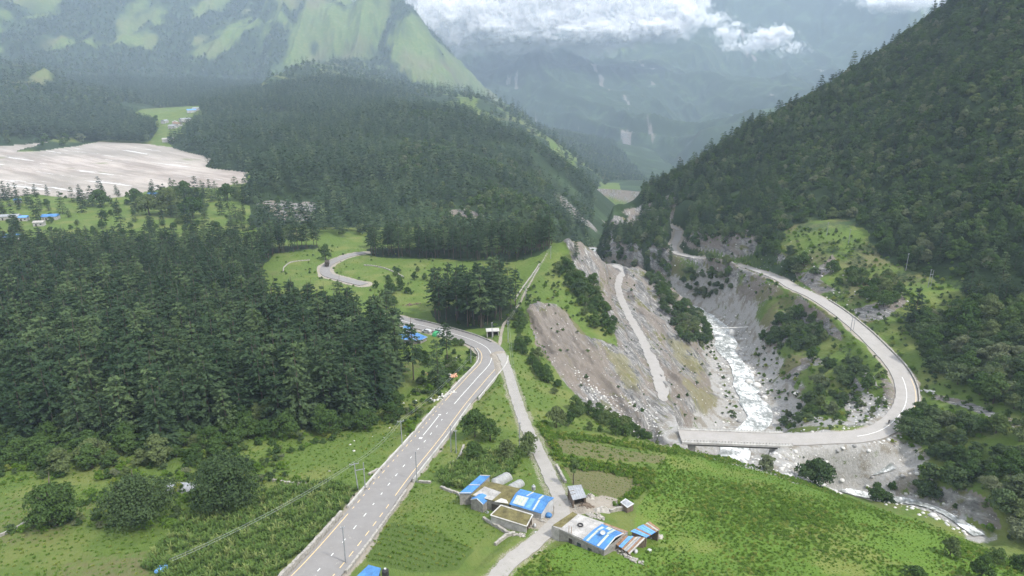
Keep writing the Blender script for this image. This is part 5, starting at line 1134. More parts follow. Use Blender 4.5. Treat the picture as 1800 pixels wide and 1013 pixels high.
# lower mossy flat building
h4 = gA[(750, 700)]-2.9; P4 = [A(635, 562, h4), A(990, 668, h4), A(922, 797, h4), A(520, 672, h4)]; c4 = np.mean(P4, 0)
ob4 = [slab(P4, M['moss'], 'roof', .22), walls(P4, M['wallw'], drop=.22, openf=(1,)), MB().path([np.array(q)+[0, 0, .05] for q in P4+[P4[0]]], .14, 6).build('parapet', M['concrete'])]
for f_ in (.05, .35, .65, .95): p_ = P4[1]*(1-f_)+P4[2]*f_; p_ = c4+(p_-c4)*.96; ob4.append(MB().box((p_[0], p_[1], (p_[2]+gz(p_))/2-.3), (.22, .22, p_[2]-gz(p_)+.3)).build('post', M['wood']))
ob4.append(slab([np.array([q[0], q[1], gz(q)+.15]) for q in (c4+(np.array(P4)-c4)*.9)], M['darkhole'], 'floor', .1))  # near-black slab paints in the dark under the open side
house('mossy_roofed_house', 'long low house with a brown mossy flat roof beside the hamlet lane', 'house', P4, ob4)
# main blue building with a clear patch
h5 = gA[(1000, 550)]-3.0; rr = h5-.9; E = [A(860, 380, h5-.3), A(1225, 475, h5-.3), A(1165, 520, rr), A(805, 428, rr)]; G_ = [A(805, 428, rr), A(1165, 520, rr), A(1085, 650, h5+.3), A(735, 548, h5+.3)]
foot = [E[0], E[1], G_[2], G_[3]]; f5 = [np.array([q[0], q[1], min(q[2], 150-h5-.3)]) for q in foot]; c5 = np.mean(f5, 0)
def lerp2(Qd, a, b): Qd = [np.array(q) for q in Qd]; t_ = Qd[0]*(1-a)+Qd[1]*a; l_ = Qd[3]*(1-a)+Qd[2]*a; return t_*(1-b)+l_*b+np.array([0, 0, .03])
def patch(Qd, a0, a1, b0, b1, mat, name='skylight'): return slab([lerp2(Qd, a0, b0), lerp2(Qd, a1, b0), lerp2(Qd, a1, b1), lerp2(Qd, a0, b1)], mat, name, .025)
gm = MB().add([tuple(c5*.015+np.array(q)*.985) for q in (E[1], E[2], G_[2])]+[(q[0], q[1], gz(q)-.5) for q in (c5*.015+np.array(G_[2])*.985, c5*.015+np.array(E[1])*.985)], [(0, 1, 2, 3, 4)])
house('blue_roofed_house', 'largest blue roofed house of the upper hamlet with a clouded clear roof panel', 'house', foot, [slab(E, M['blue'], 'roof', .09, over=.02, corr=.7), slab(G_, M['blue'], 'roof', .09, over=.02, corr=.7), walls(f5, M['wallw'], drop=.15, inset=.96), gm.build('gable', M['white']),
  patch(G_, .06, .42, .10, .86, M['skylight']), patch(G_, .70, .76, .02, .95, M['skylight']), patch(G_, .48, .62, .05, .9, M['blue_old'], 'faded_panel'), patch(E, .68, .74, .1, .95, M['skylight']), MB().tube(lerp2(E, .38, 0), lerp2(E, .33, 1), .12, n=6).build('roof_batten', M['concrete'])])
# plastic tunnels
def tunnel(p0, p1, r, label, mat=None, group=None, cat='greenhouse', name='greenhouse_tunnel'):
    p0 = np.array(p0, float); p1 = np.array(p1, float); d = p1-p0; d /= np.linalg.norm(d); s_ = np.array([d[1], -d[0], 0]); s_ /= np.linalg.norm(s_); L = np.linalg.norm(p1-p0); G = []
    n = 16
    for i in range(n+1):
        f_ = i/n; c_ = p0+(p1-p0)*f_; c_[2] = gz(p0)*(1-f_)+gz(p1)*f_; q = r*(1+.02*(i % 2)); endr = 1 if .08 < f_ < .92 else (.55 if f_ in (0., 1.) else .88)
        G.append([c_+s_*q*math.cos(a)*endr+np.array([0, 0, q*1.05*math.sin(a)*endr-(.4 if k in (0, 12) else 0)]) for k, a in enumerate(np.linspace(0, math.pi, 13))])
    mb = MB().grid(G, True); 
    for e_ in (G[0], G[-1]): mb.add([tuple(q) for q in e_], [tuple(range(13))])
    root = empty(name, (p0+p1)/2, label, cat, group); rb = MB()
    for i in range(1, n, 3): rb.path([np.array(q)+[0, 0, .02] for q in G[i]], .035, 4)
    put([mb.build('cover', mat or M['plastic'], smooth=True), rb.build('hoops', M['tin'])], root); return root
tunnel(gp(*z3(545, 345, 780, 800, 6.332)), gp(*z3(735, 245, 780, 800, 6.332)), 1.45, 'longer pale plastic greenhouse tunnel behind the upper hamlet')
tunnel(gp(*z3(735, 395, 780, 800, 6.332)), gp(*z3(875, 315, 780, 800, 6.332)), 1.2, 'shorter pale plastic greenhouse tunnel behind the upper hamlet')
tunnel(gp(293, 862), gp(345, 862), 1.7, 'grey tunnel shed between the round trees below the wood', M['tin'], cat='shed', name='tunnel_shed')
def lump(name, p, s, mat, label, cat, seed=1, flat=1.0):
    me = ROCKS[seed % 6].copy(); me.materials.clear(); me.materials.append(mat); o = bpy.data.objects.new(name, me); COL.objects.link(o); o.location = p; o.scale = (s, s*.8, s*flat); o.rotation_euler = (0, 0, seed*1.3); return tag(o, label, cat)
def tank(p, r, h, label, mat, lid):
    e_ = empty('water_tank', p, label, 'water tank'); p = np.array(p); a = MB().tube(p, p+[0, 0, h*.8], r, r, 14).tube(p+[0, 0, h*.8], p+[0, 0, h], r, r*.35, 14).build('barrel', mat, smooth=False); b = MB().tube(p+[0, 0, h], p+[0, 0, h+.15], r*.35, r*.35, 10).build('lid', lid); put([a, b], e_)
tank(A(1000, 385, h0+1.6)+np.array([0, 0, 0]), .45, 1.1, 'small grey water tank behind the largest blue roof', M['tin'], M['white'])
pt = gp(*z3(1165, 690, 780, 800, 6.332)); lump('tarp_bundle', pt+[0, 0, .4], .9, M['blue'], 'dark blue tarpaulin bundle at the lane corner by the largest blue roof', 'tarpaulin', 2)
def pile(name, uvs, mat, n, s, label, cat, seed=5):
    """a heap: one object made of many stones"""
    import bmesh
    r_ = np.random.default_rng(seed); V = []; F = []; base = ROCKS[1]; bv = np.array([v_.co for v_ in SMALLR[0].vertices]); bf = [tuple(p_.vertices) for p_ in SMALLR[0].polygons]
    L = smooth_line([gp(*q) for q in uvs], .25) if len(uvs) > 1 else np.array([gp(*uvs[0])]*2)
    for i in range(n):
        c_ = L[int(r_.integers(0, len(L)))]+r_.normal(0, s*.9, 3)*[1, 1, .25]; k = s*(.35+.6*r_.random()); b = len(V); a = r_.random()*6.28
        R3 = np.array([[math.cos(a), -math.sin(a), 0], [math.sin(a), math.cos(a), 0], [0, 0, 1]]); V += (bv@R3.T*k+c_+[0, 0, k*.5]).tolist(); F += [tuple(int(q)+b for q in f) for f in bf]
    return tag(mesh_obj(name, V, F, mat), label, cat)
zA = lambda sx, sy: z3(sx, sy, 780, 800, 6.332)
zB = lambda sx, sy: z3(sx, sy, 950, 820, 5.248)
pile('stone_heap', [zA(1040, 700), zA(1110, 740)], M['stone'], 60, .35, 'heap of stones and bricks at the corner of the mossy roofed house', 'stone heap')
pile('stone_heap', [zA(800, 890), zA(880, 900)], M['stone'], 60, .35, 'heap of pale stones where the field wall meets the lane', 'stone heap', 7)
# lower hamlet
gB = CAMZ-gz(Bq(500, 640, 92)); hB = gB-3.1; print('gB', gB)
fl = [Bq(290, 415, hB), Bq(812, 600, hB), Bq(600, 775, hB), Bq(105, 545, hB)]; cB = np.mean(fl, 0)
U1 = [Bq(570, 532, hB-.15), Bq(765, 617, hB-.15), Bq(690, 655, hB-.9), Bq(497, 580, hB-.9)]; U2 = [Bq(497, 580, hB-.9), Bq(690, 655, hB-.9), Bq(590, 772, hB+.1), Bq(390, 676, hB+.1)]
house('long_flat_roofed_house', 'long house with a pale flat roof and a blue gabled end in the lower hamlet', 'house', fl, [slab([Bq(300, 420, hB), Bq(590, 520, hB), Bq(395, 672, hB), Bq(105, 548, hB)], M['roof_white'], 'roof', .25),
  slab([Bq(590, 520, hB+.3), Bq(810, 600, hB+.3), Bq(760, 650, hB+.3), Bq(560, 560, hB+.3)], M['rust'], 'rear_roof', .12), slab([Bq(298, 419, hB-.03), Bq(345, 440, hB-.03), Bq(192, 566, hB-.03), Bq(110, 545, hB-.03)], M['moss'], 'mossy_strip', .02), walls([fl[0], fl[1], Bq(590, 772, hB), fl[3]], M['wallg'], drop=.24),
  slab(U1, M['blue'], 'gabled_roof', .1, over=.01, corr=.8), slab(U2, M['blue'], 'gabled_roof', .1, over=.01, corr=.8), patch(U2, .12, .22, .0, .95, M['skylight']), patch(U2, .62, .72, .0, .95, M['skylight']), patch(U1, .10, .22, .3, .95, M['skylight']), patch(U1, .55, .66, .0, .95, M['skylight']), patch(U1, .3, .5, .0, .4, M['skylight']),
  MB().tube(U1[1], U1[2], .12, n=5).tube(U2[1], U2[2], .12, n=5).build('bargeboard', M['white']), on_wall(fl[3], Bq(590, 772, hB), .0, .15, -.6, 2.85, M['wallw'], 'whitewashed_panel', c_=cB), on_wall(fl[3], Bq(590, 772, hB), .34, .40, .2, 2.0, M['darkhole'], 'door', c_=cB), on_wall(fl[3], Bq(590, 772, hB), .50, .57, 1.0, 1.9, M['glass'], 'window', c_=cB), on_wall(fl[3], Bq(590, 772, hB), .70, .77, 1.0, 1.9, M['glass'], 'window', c_=cB), MB().add([tuple(q) for q in (U2[3], U2[0], U1[0])]+[(q[0], q[1], 150-hB-.1) for q in (U1[0], U2[3])], [(0, 1, 2, 3, 4)]).build('gable', M['wallg'])])
def ring(p, R_, r, mat, name, label, cat):
    G = [[(p[0]+(R_+r*math.cos(b))*math.cos(a), p[1]+(R_+r*math.cos(b))*math.sin(a), p[2]+r+r*math.sin(b)) for b in np.linspace(0, 6.2832, 9)] for a in np.linspace(0, 6.2832, 21)]; return tag(MB().grid(G).build(name, mat, smooth=True), label, cat)
ring(Bq(368, 545, hB-.02), .48, .13, M['rubber'], 'tyre', 'black tyre lying on the pale flat roof', 'tyre')
# dish on the blue gable
pd_ = Bq(574, 628, hB-.95); e_ = empty('satellite_dish', pd_, 'white satellite dish on the ridge of the blue gabled end', 'dish')
V = [(pd_[0], pd_[1], pd_[2]+.45)]+[(pd_[0]+.5*math.cos(a), pd_[1]-.12+.42*math.sin(a)*.6, pd_[2]+.55+.42*math.sin(a)*.8) for a in np.linspace(0, 6.283, 16, endpoint=False)]; put([MB().add(V, [(0, i+1, (i+1) % 16+1) for i in range(16)]).build('reflector', M['white']), MB().tube(pd_, pd_+[0, 0, .5], .04).build('mast', M['tin'])], e_)
for k, (sx, sy) in enumerate(((262, 590), (284, 600))):
    pb_ = Bq(sx, sy+20, hB); tag(MB().tube(pb_+[0, 0, -.1], pb_+[0, 0, 1.6], .06).build('roof_rod', M['rust']), ('left' if k == 0 else 'right')+' one of two rusty rods at the edge of the pale flat roof', 'rod')
# rusty shed in two pitches
hR = gB-2.8; S1 = [Bq(835, 600, hR-.3), Bq(1010, 507, hR-.3), Bq(1103, 578, hR), Bq(975, 655, hR)]; S2 = [Bq(765, 640, hR+.2), Bq(975, 660, hR+.2), Bq(832, 805, hR+.6), Bq(692, 715, hR+.6)]
def striped(Qd, name, thick=.06, seed=3, cols=('rust', 'tin', 'rust', 'blue_old', 'tin', 'tarp')):
    out = []; r_ = random.Random(seed); n = 9
    for i in range(n):
        a0, a1 = i/n, (i+1)/n-.015; s_ = lambda a, b: lerp2(Qd, a, b)+np.array([0, 0, .02*(i % 2)]); out.append(slab([s_(a0, -.04+.05*r_.random()), s_(a1, -.04+.05*r_.random()), s_(a1, 1+.06*r_.random()), s_(a0, 1+.06*r_.random())], M[r_.choice(cols)], name, thick))
    return out
cS = np.mean(S1+S2, 0)
ob = striped(S1, 'roof_sheet', seed=3, cols=('tin', 'blue_old', 'tarp', 'rust', 'blue_old'))+striped(S2, 'roof_sheet', seed=8)+[walls([S2[0], S2[1], S2[2], S2[3]], M['wood'], inset=.93, drop=.5, openf=(1,)), walls(S1, M['wood'], inset=.93, drop=.3, openf=(2,))]
house('rusty_shed', 'patchwork shed of rusty and blue sheets at the end of the lower hamlet', 'shed', S1+S2, ob)
# tin shed
gT = CAMZ-gz(Bq(340, 280, 93)); hT = gT-2.7; T1 = [Bq(250, 182, hT-.4), Bq(375, 168, hT-.4), Bq(425, 285, hT+.1), Bq(300, 312, hT+.1)]; cT = np.mean(T1, 0)
obT = [slab(T1, M['tin'], 'roof', .06, corr=.5), walls([T1[0], T1[1], T1[2], T1[3]], M['wood'], inset=.9, drop=.35, openf=(2,))]+[MB().tube((q[0], q[1], gz(q)-.3), np.array(q)-[0, 0, .1], .08).build('post', M['wood']) for q in (cT+(np.array(T1)-cT)*.93)]
for sy_ in (.38, .62): obT.append(MB().tube(lerp2(T1, .0, sy_), lerp2(T1, .35, sy_-.02), .06, n=5).build('roof_weight', M['wood']))
house('tin_shed', 'tin roofed open shed beside the lane above the pale flat roof', 'shed', T1, obT)
gE = CAMZ-gz(Bq(800, 350, 93)); hE = gE-1.9; E1 = [Bq(785, 295, hE-.2), Bq(866, 345, hE-.2), Bq(802, 383, hE), Bq(735, 330, hE)]; cE = np.mean(E1, 0)
house('small_hut', 'tiny hut with a white bordered roof alone in the green right of the hamlet', 'hut', E1, [slab(E1, M['white'], 'roof', .07), slab([lerp2(E1, a, b) for a, b in ((.12, .15), (.88, .15), (.88, .85), (.12, .85))], M['tin'], 'roof_panel', .03), walls(E1, M['wood'], inset=.9, drop=.1)])
def cloth_sheet(name, uv, mat, label, h=.9, w_=(2.2, 1.2), seed=1):
    p_ = gp(*uv); r_ = np.random.default_rng(seed); n = 9; G = []
    for i in range(n):
        G.append([(p_[0]+(i/(n-1)-.5)*w_[0]*2+.25*r_.random(), p_[1]+(j/(n-1)-.5)*w_[1]*2+.25*r_.random(), p_[2]-.1+h*.8*max(0, math.sin(math.pi*i/(n-1))*math.sin(math.pi*j/(n-1)))*(.5+.8*r_.random())) for j in range(n)])
    return tag(MB().grid(G, False).build(name, mat), label, 'tarpaulin')
cloth_sheet('tarpaulin', zB(560, 415), M['tarp'], 'crumpled pale tarpaulin over a heap behind the pale flat roof', 1.5, (2.0, 1.1), 2)
cloth_sheet('tarpaulin', zB(455, 290), M['tarp'], 'dusty tarpaulin leaning against the tin shed', 1.5, (1.0, 1.0), 3)
cloth_sheet('tarpaulin', zB(1060, 660), M['tarp'], 'grey tarpaulin sagging at the right end of the rusty shed', 1.2, (1.6, 1.0), 4)
lump('sack', gp(*zB(876, 795))+[0, 0, .3], .6, M['white'], 'white sack on the yard right of the rusty shed, nearer the shed', 'sack', 1)
lump('sack', gp(*zB(1002, 790))+[0, 0, .3], .6, M['white'], 'white sack at the edge of the bright weeds beyond the rusty shed', 'sack', 3)
lump('sack', gp(*zA(1012, 805))+[0, 0, .4], .45, M['white'], 'white sack standing at the corner of the mossy roofed house', 'sack', 4, 1.8)
lump('basin', gp(*zA(1025, 862))+[0, 0, .05], .4, M['white'], 'pale basin on the lane in front of the mossy roofed house', 'basin', 2, .5)
pile('rubble_heap', [zB(440, 450), zB(560, 480)], M['stone'], 90, .4, 'tumbled stones and timber behind the pale flat roof', 'rubble heap', 9)
pile('rubble_heap', [zB(680, 755), zB(800, 830), zB(920, 900)], M['stone'], 110, .4, 'broken stones and bricks along the yard below the rusty shed', 'rubble heap', 11)
pile('wood_stack', [zB(380, 350), zB(470, 380)], M['wood'], 60, .4, 'dark heap of brushwood under the tin shed', 'wood heap', 13)
pile('wood_stack', [zB(270, 330), zB(330, 400)], M['tarp'], 26, .35, 'pale planks and junk heaped at the lane side by the tin shed', 'junk heap', 14)
for nm, uvs, lab, h_ in (('stone_wall', [zA(0, 385), zA(90, 415), zA(170, 450), zA(230, 530)], 'pale stone wall from the green field up to the long blue roof', .8),
  ('stone_wall', [zA(440, 715), zA(560, 790), zA(660, 850), zA(740, 890)], 'stone wall curving along the field below the mossy roofed house', .8),
  ('stone_wall', [zA(570, 1010), zA(650, 950), zA(740, 895), zA(830, 880)], 'stone wall running down beside the lower lane', .9),
  ('stone_wall', [zB(640, 425), zB(740, 405), zB(840, 395)], 'dark stone wall leading to the tiny hut', 1.0),
  ('stone_wall', [zB(150, 0), zB(195, 90), zB(240, 165)], 'stone wall on the right of the lane above the tin shed', .8),
  ('stone_wall', [z3(1010, 505, 480, 700, 3.2375), z3(830, 480, 480, 700, 3.2375), z3(905, 485, 480, 700, 3.2375)][1:], 'short stone wall meeting the right edge of the main road', .7),
  ('stone_wall', [z3(955, 510, 480, 700, 3.2375), z3(1000, 530, 480, 700, 3.2375), z3(1036, 545, 480, 700, 3.2375)], 'white stone wall at the top corner of the green field', .7),
  ('stone_wall', [z3(50, 450, 780, 700, 3.895), z3(100, 420, 780, 700, 3.895), z3(140, 325, 780, 700, 3.895)], 'pale stone wall bending through the weeds left of the maize plot', .7),
  ('stone_wall', [z3(530, 525, 480, 700, 3.2375), z3(555, 480, 480, 700, 3.2375), z3(600, 462, 480, 700, 3.2375)], 'stone wall at the road edge below the meadow', .8),
  ('stone_wall', [z3(545, 440, 480, 700, 3.2375), z3(590, 418, 480, 700, 3.2375), z3(635, 410, 480, 700, 3.2375)], 'upper stone wall at the road edge by the meadow', .8),
  ('stone_wall', [(480, 846), (510, 852), (542, 853)], 'grey stone wall between the meadow and the maize field', .9),
  ('stone_wall', [(-10, 948), (20, 935), (60, 915)], 'dark overgrown wall across the lower left meadow', .9),
  ('stone_wall', [(498, 478), (500, 470), (515, 461), (545, 458)], 'low pale wall round the grassy plot by the far road', .7),
  ('stone_wall', [(640, 467), (665, 470), (690, 478), (710, 488)], 'pale stone wall crossing the far meadow', .8),
  ('stone_wall', [(905, 530), (920, 505), (935, 485), (948, 465)], 'long stone wall beside the ridge footpath', .7),
  ('retaining_wall', [(1172, 447), (1200, 452), (1215, 455)], 'pale retaining wall under the sharp far bend of the valley road', 1.0)):
    Lg = ground_line(uvs, .8); wall(nm, Lg, h_, .55, M['stone'], lab, .35)
# roadside stalls with blue roofs
gS = CAMZ-gz(C6(460, 260, 113)); hS = gS-2.6; print('gS', gS)
for pts, lab in (([(350, 215), (460, 222), (565, 268), (500, 300)], 'blue roofed roadside stall nearest the parked vehicles'), ([(345, 170), (400, 160), (440, 200), (355, 215)], 'smaller blue roofed stall partly behind the pines at the roadside'), ([(290, 250), (345, 225), (480, 300), (330, 290)], 'blue lean-to roof hanging toward the trees behind the stall')):
    Qs = [C6(a, b, hS-(.4 if i < 2 else 0)) for i, (a, b) in enumerate(pts)]
    house('roadside_stall', lab, 'stall', Qs, [slab(Qs, M['blue'], 'roof', .08, corr=.9), walls(Qs, M['wallg'], inset=.92, drop=.3), MB().path([np.array(q)+[0, 0, .05] for q in Qs+[Qs[0]]], .07, 5).build('roof_edge', M['white'])])
def shack():
    g_ = gp(866, 590); e_ = empty('stone_shelter', g_, 'small grey open fronted shelter above the main road bend', 'shelter', None, .1); a = MB()
    a.box((0, 1.3, 1.1), (5, .3, 2.6)); a.box((-2.35, 0, 1.1), (.3, 2.9, 2.6)); a.box((2.35, 0, 1.1), (.3, 2.9, 2.6)); a.box((0, -.2, 1.1), (.35, 2.4, 2.6)); w1 = a.build('wall', M['wallw'], e_); MB().box((0, 0, 2.55), (5.6, 3.5, .3)).build('roof', M['concrete'], e_); MB().box((0, .9, .9), (4.3, .1, 1.8)).build('shade_panel', M['darkhole'], e_)  # dark sheet inside the shelter paints in the shade behind its open front
shack()
def vehicle(kind, p, rz, col, label, roofc=None, sc=1.0):
    e_ = empty(kind, p, label, 'truck' if kind == 'parked_truck' else ('car' if kind == 'parked_car' else 'van'), None, rz); e_.scale = (sc,)*3
    if kind == 'parked_truck':
        b = MB(); b.box((2.6, 0, 1.5), (1.7, 2.2, 1.9)); b.build('cab', col, e_); MB().box((2.9, 0, 1.9), (1.14, 2.24, .6)).build('windscreen', M['glass'], e_); MB().box((-.9, 0, 1.9), (5.0, 2.3, 2.1)).box((0, 0, .75), (7, 1.8, .25)).build('cargo_box', roofc or M['darkhole'], e_); wx = (2.6, -1.2, -2.5); wr_ = .5; ww = 1.05
    else:
        van = kind == 'parked_van'; L = 4.3 if not van else 4.8; prof = [(-L/2, .35), (L/2, .35), (L/2, .85), (L/2-.9, 1.0), (L/2-1.6, 1.5 if not van else 1.9), (-L/2+.5, 1.55 if not van else 1.95), (-L/2, 1.0)]
        n = len(prof); V = [(x_, y_*s_, z_) for y_ in (-1, 1) for (x_, z_) in prof for s_ in (.86 if z_ <= 1.1 else .72,)]; F = [tuple(range(n)), tuple(range(n, 2*n))[::-1]]+[(i, i+n, (i+1) % n+n, (i+1) % n) for i in range(n)]
        MB().add(V, [f[::-1] for f in F]).build('body', col, e_)
        zt = 1.25 if not van else 1.5; MB().box((-.2, 0, zt), (L*.52, 1.64, .36)).build('side_windows', M['glass'], e_); MB().box((L/2-1.22, 0, zt), (.5, 1.3, .4), (.85, 0, -.5), (0, 1, 0), (.5, 0, .85)).build('windscreen', M['glass'], e_)
        for s_ in (-1, 1): MB().box((L/2+.01, .55*s_, .72), (.06, .3, .16)).build('headlight', M['white'], e_)
        wx = (L/2-.85, -L/2+.85); wr_ = .34; ww = .78
    for x_ in wx:
        for s_ in (-1, 1):
            wo = MB().tube((x_, s_*(ww-.1), wr_), (x_, s_*(ww+.1), wr_), wr_, wr_, 12).build('wheel', M['rubber'], e_); MB().tube((x_, s_*(ww+.09), wr_), (x_, s_*(ww+.12), wr_), wr_*.55, wr_*.55, 10).build('rim', M['tin'], wo)
    return e_
def at_road(u, v): i = atv(MAIN, v, u); p_ = gp(u, v); p_[2] = MAIN[i, 2]+.02; return p_
vehicle('parked_car', at_road(750, 585), 2.7, M['white'], 'white and blue car parked by the roadside stall')
vehicle('parked_car', at_road(777, 592), 2.6, M['white'], 'white car parked at the front of the roadside vehicles')
vehicle('parked_van', at_road(771, 586), 2.6, M['white'], 'white van standing behind the front parked car')
vehicle('parked_van', at_road(767, 590), 1.2, M['green_paint'], 'small green three wheeled van beside the white cars')
L_ = BACK; i = atv(BACK, 466, 568); vehicle('parked_truck', BACK[i]+np.array([.3, 0, .02]), 1.75, M['cloth'], 'dark truck driving on the far road above the wood', M['darkhole'])
def person_fig(p, h, label, mat):
    """one continuous figure from a skinned skeleton"""
    me = bpy.data.meshes.new('person'); s_ = h/1.75
    J = [(0, 0, .95), (0, 0, 1.2), (0, 0, 1.42), (0, 0, 1.52), (0, .02, 1.66), (.2, 0, 1.4), (.27, .02, 1.12), (.26, .12, .88), (-.2, 0, 1.4), (-.27, .02, 1.12), (-.26, .1, .88), (.1, 0, .88), (.12, .02, .48), (.12, 0, .06), (.12, .16, .03), (-.1, 0, .88), (-.12, .0, .48), (-.13, -.06, .06), (-.13, .1, .03)]
    E_ = [(0, 1), (1, 2), (2, 3), (3, 4), (2, 5), (5, 6), (6, 7), (2, 8), (8, 9), (9, 10), (0, 11), (11, 12), (12, 13), (13, 14), (0, 15), (15, 16), (16, 17), (17, 18)]
    Rr = [.15, .15, .13, .06, .11, .07, .05, .035, .07, .05, .035, .09, .065, .045, .035, .09, .065, .045, .035]
    me.from_pydata([(a*s_, b*s_, c_*s_) for a, b, c_ in J], E_, []); me.materials.append(mat); o = bpy.data.objects.new('person', me); COL.objects.link(o); o.location = p; sk = o.modifiers.new('skin', 'SKIN'); o.modifiers.new('sub', 'SUBSURF').levels = 1
    for i_, v_ in enumerate(me.skin_vertices[0].data): v_.radius = (Rr[i_]*s_,)*2; v_.use_root = (i_ == 0)
    hd = MB().tube((0, .01, 1.68*s_), (0, .0, 1.82*s_), .1*s_, .06*s_, 8).build('hair', M['rubber'], o); return tag(o, label, 'person')
person_fig(at_road(761, 588), 1.7, 'person in dark red clothes standing beside the parked vehicles', M['cloth'])
# rider on the valley road bend
pr_ = ph(1562, 745, 117.1); e_ = empty('motorcycle', pr_, 'dark motorcycle on the bend of the valley road', 'motorcycle', None, .9)
for x_ in (-.65, .65): MB().tube((x_, -.06, .32), (x_, .06, .32), .32, n=14).build('wheel', M['rubber'], e_)
MB().box((0, 0, .6), (.9, .22, .3)).box((-.3, 0, .82), (.7, .26, .12)).tube((.62, 0, .35), (.45, 0, 1.0), .05).tube((.45, -.35, 1.02), (.45, .35, 1.02), .03).build('frame', M['darkhole'], e_)
rd = bpy.data.meshes.new('person'); rdJ = [(-.25, 0, .95), (-.18, 0, 1.15), (-.08, 0, 1.36), (-.04, 0, 1.46), (0, 0, 1.6), (-.06, .2, 1.34), (.12, .3, 1.15), (.42, .3, 1.05), (-.06, -.2, 1.34), (.12, -.3, 1.15), (.42, -.3, 1.05), (.15, .16, .85), (.05, .18, .4), (.15, .18, .36), (.15, -.16, .85), (.05, -.18, .4), (.15, -.18, .36)]
rd.from_pydata(rdJ, [(0, 1), (1, 2), (2, 3), (3, 4), (2, 5), (5, 6), (6, 7), (2, 8), (8, 9), (9, 10), (0, 11), (11, 12), (12, 13), (0, 14), (14, 15), (15, 16)], []); rd.materials.append(M['darkhole'])
ro = bpy.data.objects.new('person', rd); COL.objects.link(ro); ro.location = pr_; ro.rotation_euler = (0, 0, .9); ro.modifiers.new('skin', 'SKIN'); ro.modifiers.new('sub', 'SUBSURF').levels = 1
for i_, v_ in enumerate(rd.skin_vertices[0].data): q_ = (.15, .15, .13, .06, .12, .07, .05, .04, .07, .05, .04, .09, .07, .05, .09, .07, .05)[i_]; v_.radius = (q_, q_); v_.use_root = (i_ == 0)
tag(ro, 'rider in dark clothes on the motorcycle at the valley road bend', 'person')
# blue roof at the lower edge, with its tank
gZ = CAMZ-gz(C2(560, 1010, 89)); hZ = gZ-3.0; Z1 = [C2(545, 950, hZ), C2(612, 968, hZ), C2(585, 1060, hZ), C2(430, 1060, hZ)]
house('blue_roofed_house', 'blue roofed house at the roadside cut by the lower edge of the photo', 'house', Z1, [slab(Z1, M['blue'], 'roof', .1, over=.02, corr=.8), walls(Z1, M['wallg'], inset=.95)])
tank(C2(640, 1010, hZ+.3), .6, 1.4, 'black water tank with a white lid beside the lower blue roof', M['rubber'], M['white'])
lump('tarp_bundle', gp(284, 1004)+[0, 0, .5], 1.3, M['blue_old'], 'pale blue tarpaulin half hidden in the weeds at the lower left', 'tarpaulin', 3, .6)
pile('stone_heap', [(790, 664), (803, 660)], M['orange'], 22, .7, 'orange stones tipped on the bank inside the road bend', 'stone heap', 21)
pile('stone_heap', [(752, 657), (756, 658)], M['orange'], 8, .6, 'small patch of orange stones under the pines by the road bend', 'stone heap', 22)
pile('rubble_heap', [(758, 708), (775, 700), (800, 690)], M['rock'], 70, .6, 'grey rubble strip along the inner edge of the main road', 'rubble heap', 23)
pile('timber_stack', [(712, 538), (736, 534)], M['wood'], 40, .7, 'dark stacks of timber on the meadow above the road stalls', 'timber stack', 24)
pile('rubble_heap', [(1625, 688), (1640, 692)], M['rock'], 30, .8, 'pale boulders tipped beside the outside of the valley road bend', 'rubble heap', 25)
# far houses
def small_house(u, v, w_, d_, h_, roof, wallm, label, group=None, rz=0.0, gable=True):
    p_ = gp(u, v); e_ = empty('far_house', p_, label, 'house', group, rz)
    MB().box((0, 0, h_/2-.3), (w_, d_, h_+.6)).build('wall', wallm, e_); rh = d_*.22 if gable else .2
    V = [(-w_/2-.4, -d_/2-.4, h_), (w_/2+.4, -d_/2-.4, h_), (w_/2+.4, d_/2+.4, h_), (-w_/2-.4, d_/2+.4, h_), (-w_/2-.4, 0, h_+rh), (w_/2+.4, 0, h_+rh)]
    MB().add(V, [(0, 1, 5, 4), (2, 3, 4, 5), (0, 4, 3), (1, 2, 5), (0, 3, 2, 1)]).build('roof', roof, e_)
    MB().box((-w_*.2, -d_/2-.02, 1.0), (1.1, .08, 2.0)).build('door', M['darkhole'], e_); MB().box((w_*.25, -d_/2-.02, 1.6), (1.2, .08, 1.0)).build('window', M['glass'], e_); return e_
fh = [(90,386,11,7,'blue','bright blue roofed house at the end of the far track'),(16,386,16,6,'tin','grey long house at the far left edge of the fields'),(43,388,6,5,'blue_old','small pale blue hut beside the long grey house'),(70,397,7,5,'tarp','low pale shed near the track at far left'),(32,357,5,4,'blue','tiny blue hut by the far left track'),(271,346,9,6,'blue','blue roofed house among the pines by the river bed'),(22,422,9,6,'blue_old','blue roofed house at the left edge of the wood'),
  (275,346+5,6,4,'tin','small hut beside the blue roof by the river bed'),(180,352,10,4,'tin','low grey house behind the trees by the river bed')]
for u_, v_, w_, d_, rm, lab in fh: small_house(u_, v_, w_, d_, 3.0, M[rm], M['wallw'], lab, rz=.2)
vn = ['topmost', 'second', 'third', 'fourth', 'fifth', 'sixth', 'seventh', 'lowest']
for k, (u_, v_, rm) in enumerate(((345,195,'tin'),(337,198,'blue_old'),(326,214,'tin'),(290,217,'tin'),(308,219,'tarp'),(312,222,'rust'),(304,226,'tin'),(296,250,'tarp'))):
    small_house(u_, v_, 13+k % 3*4, 9, 5, M[rm], M['wallw'], f'pale house of the hazy village above the river bed, {vn[k]} in the village', 'houses of the far hazy village', rz=k*.5)
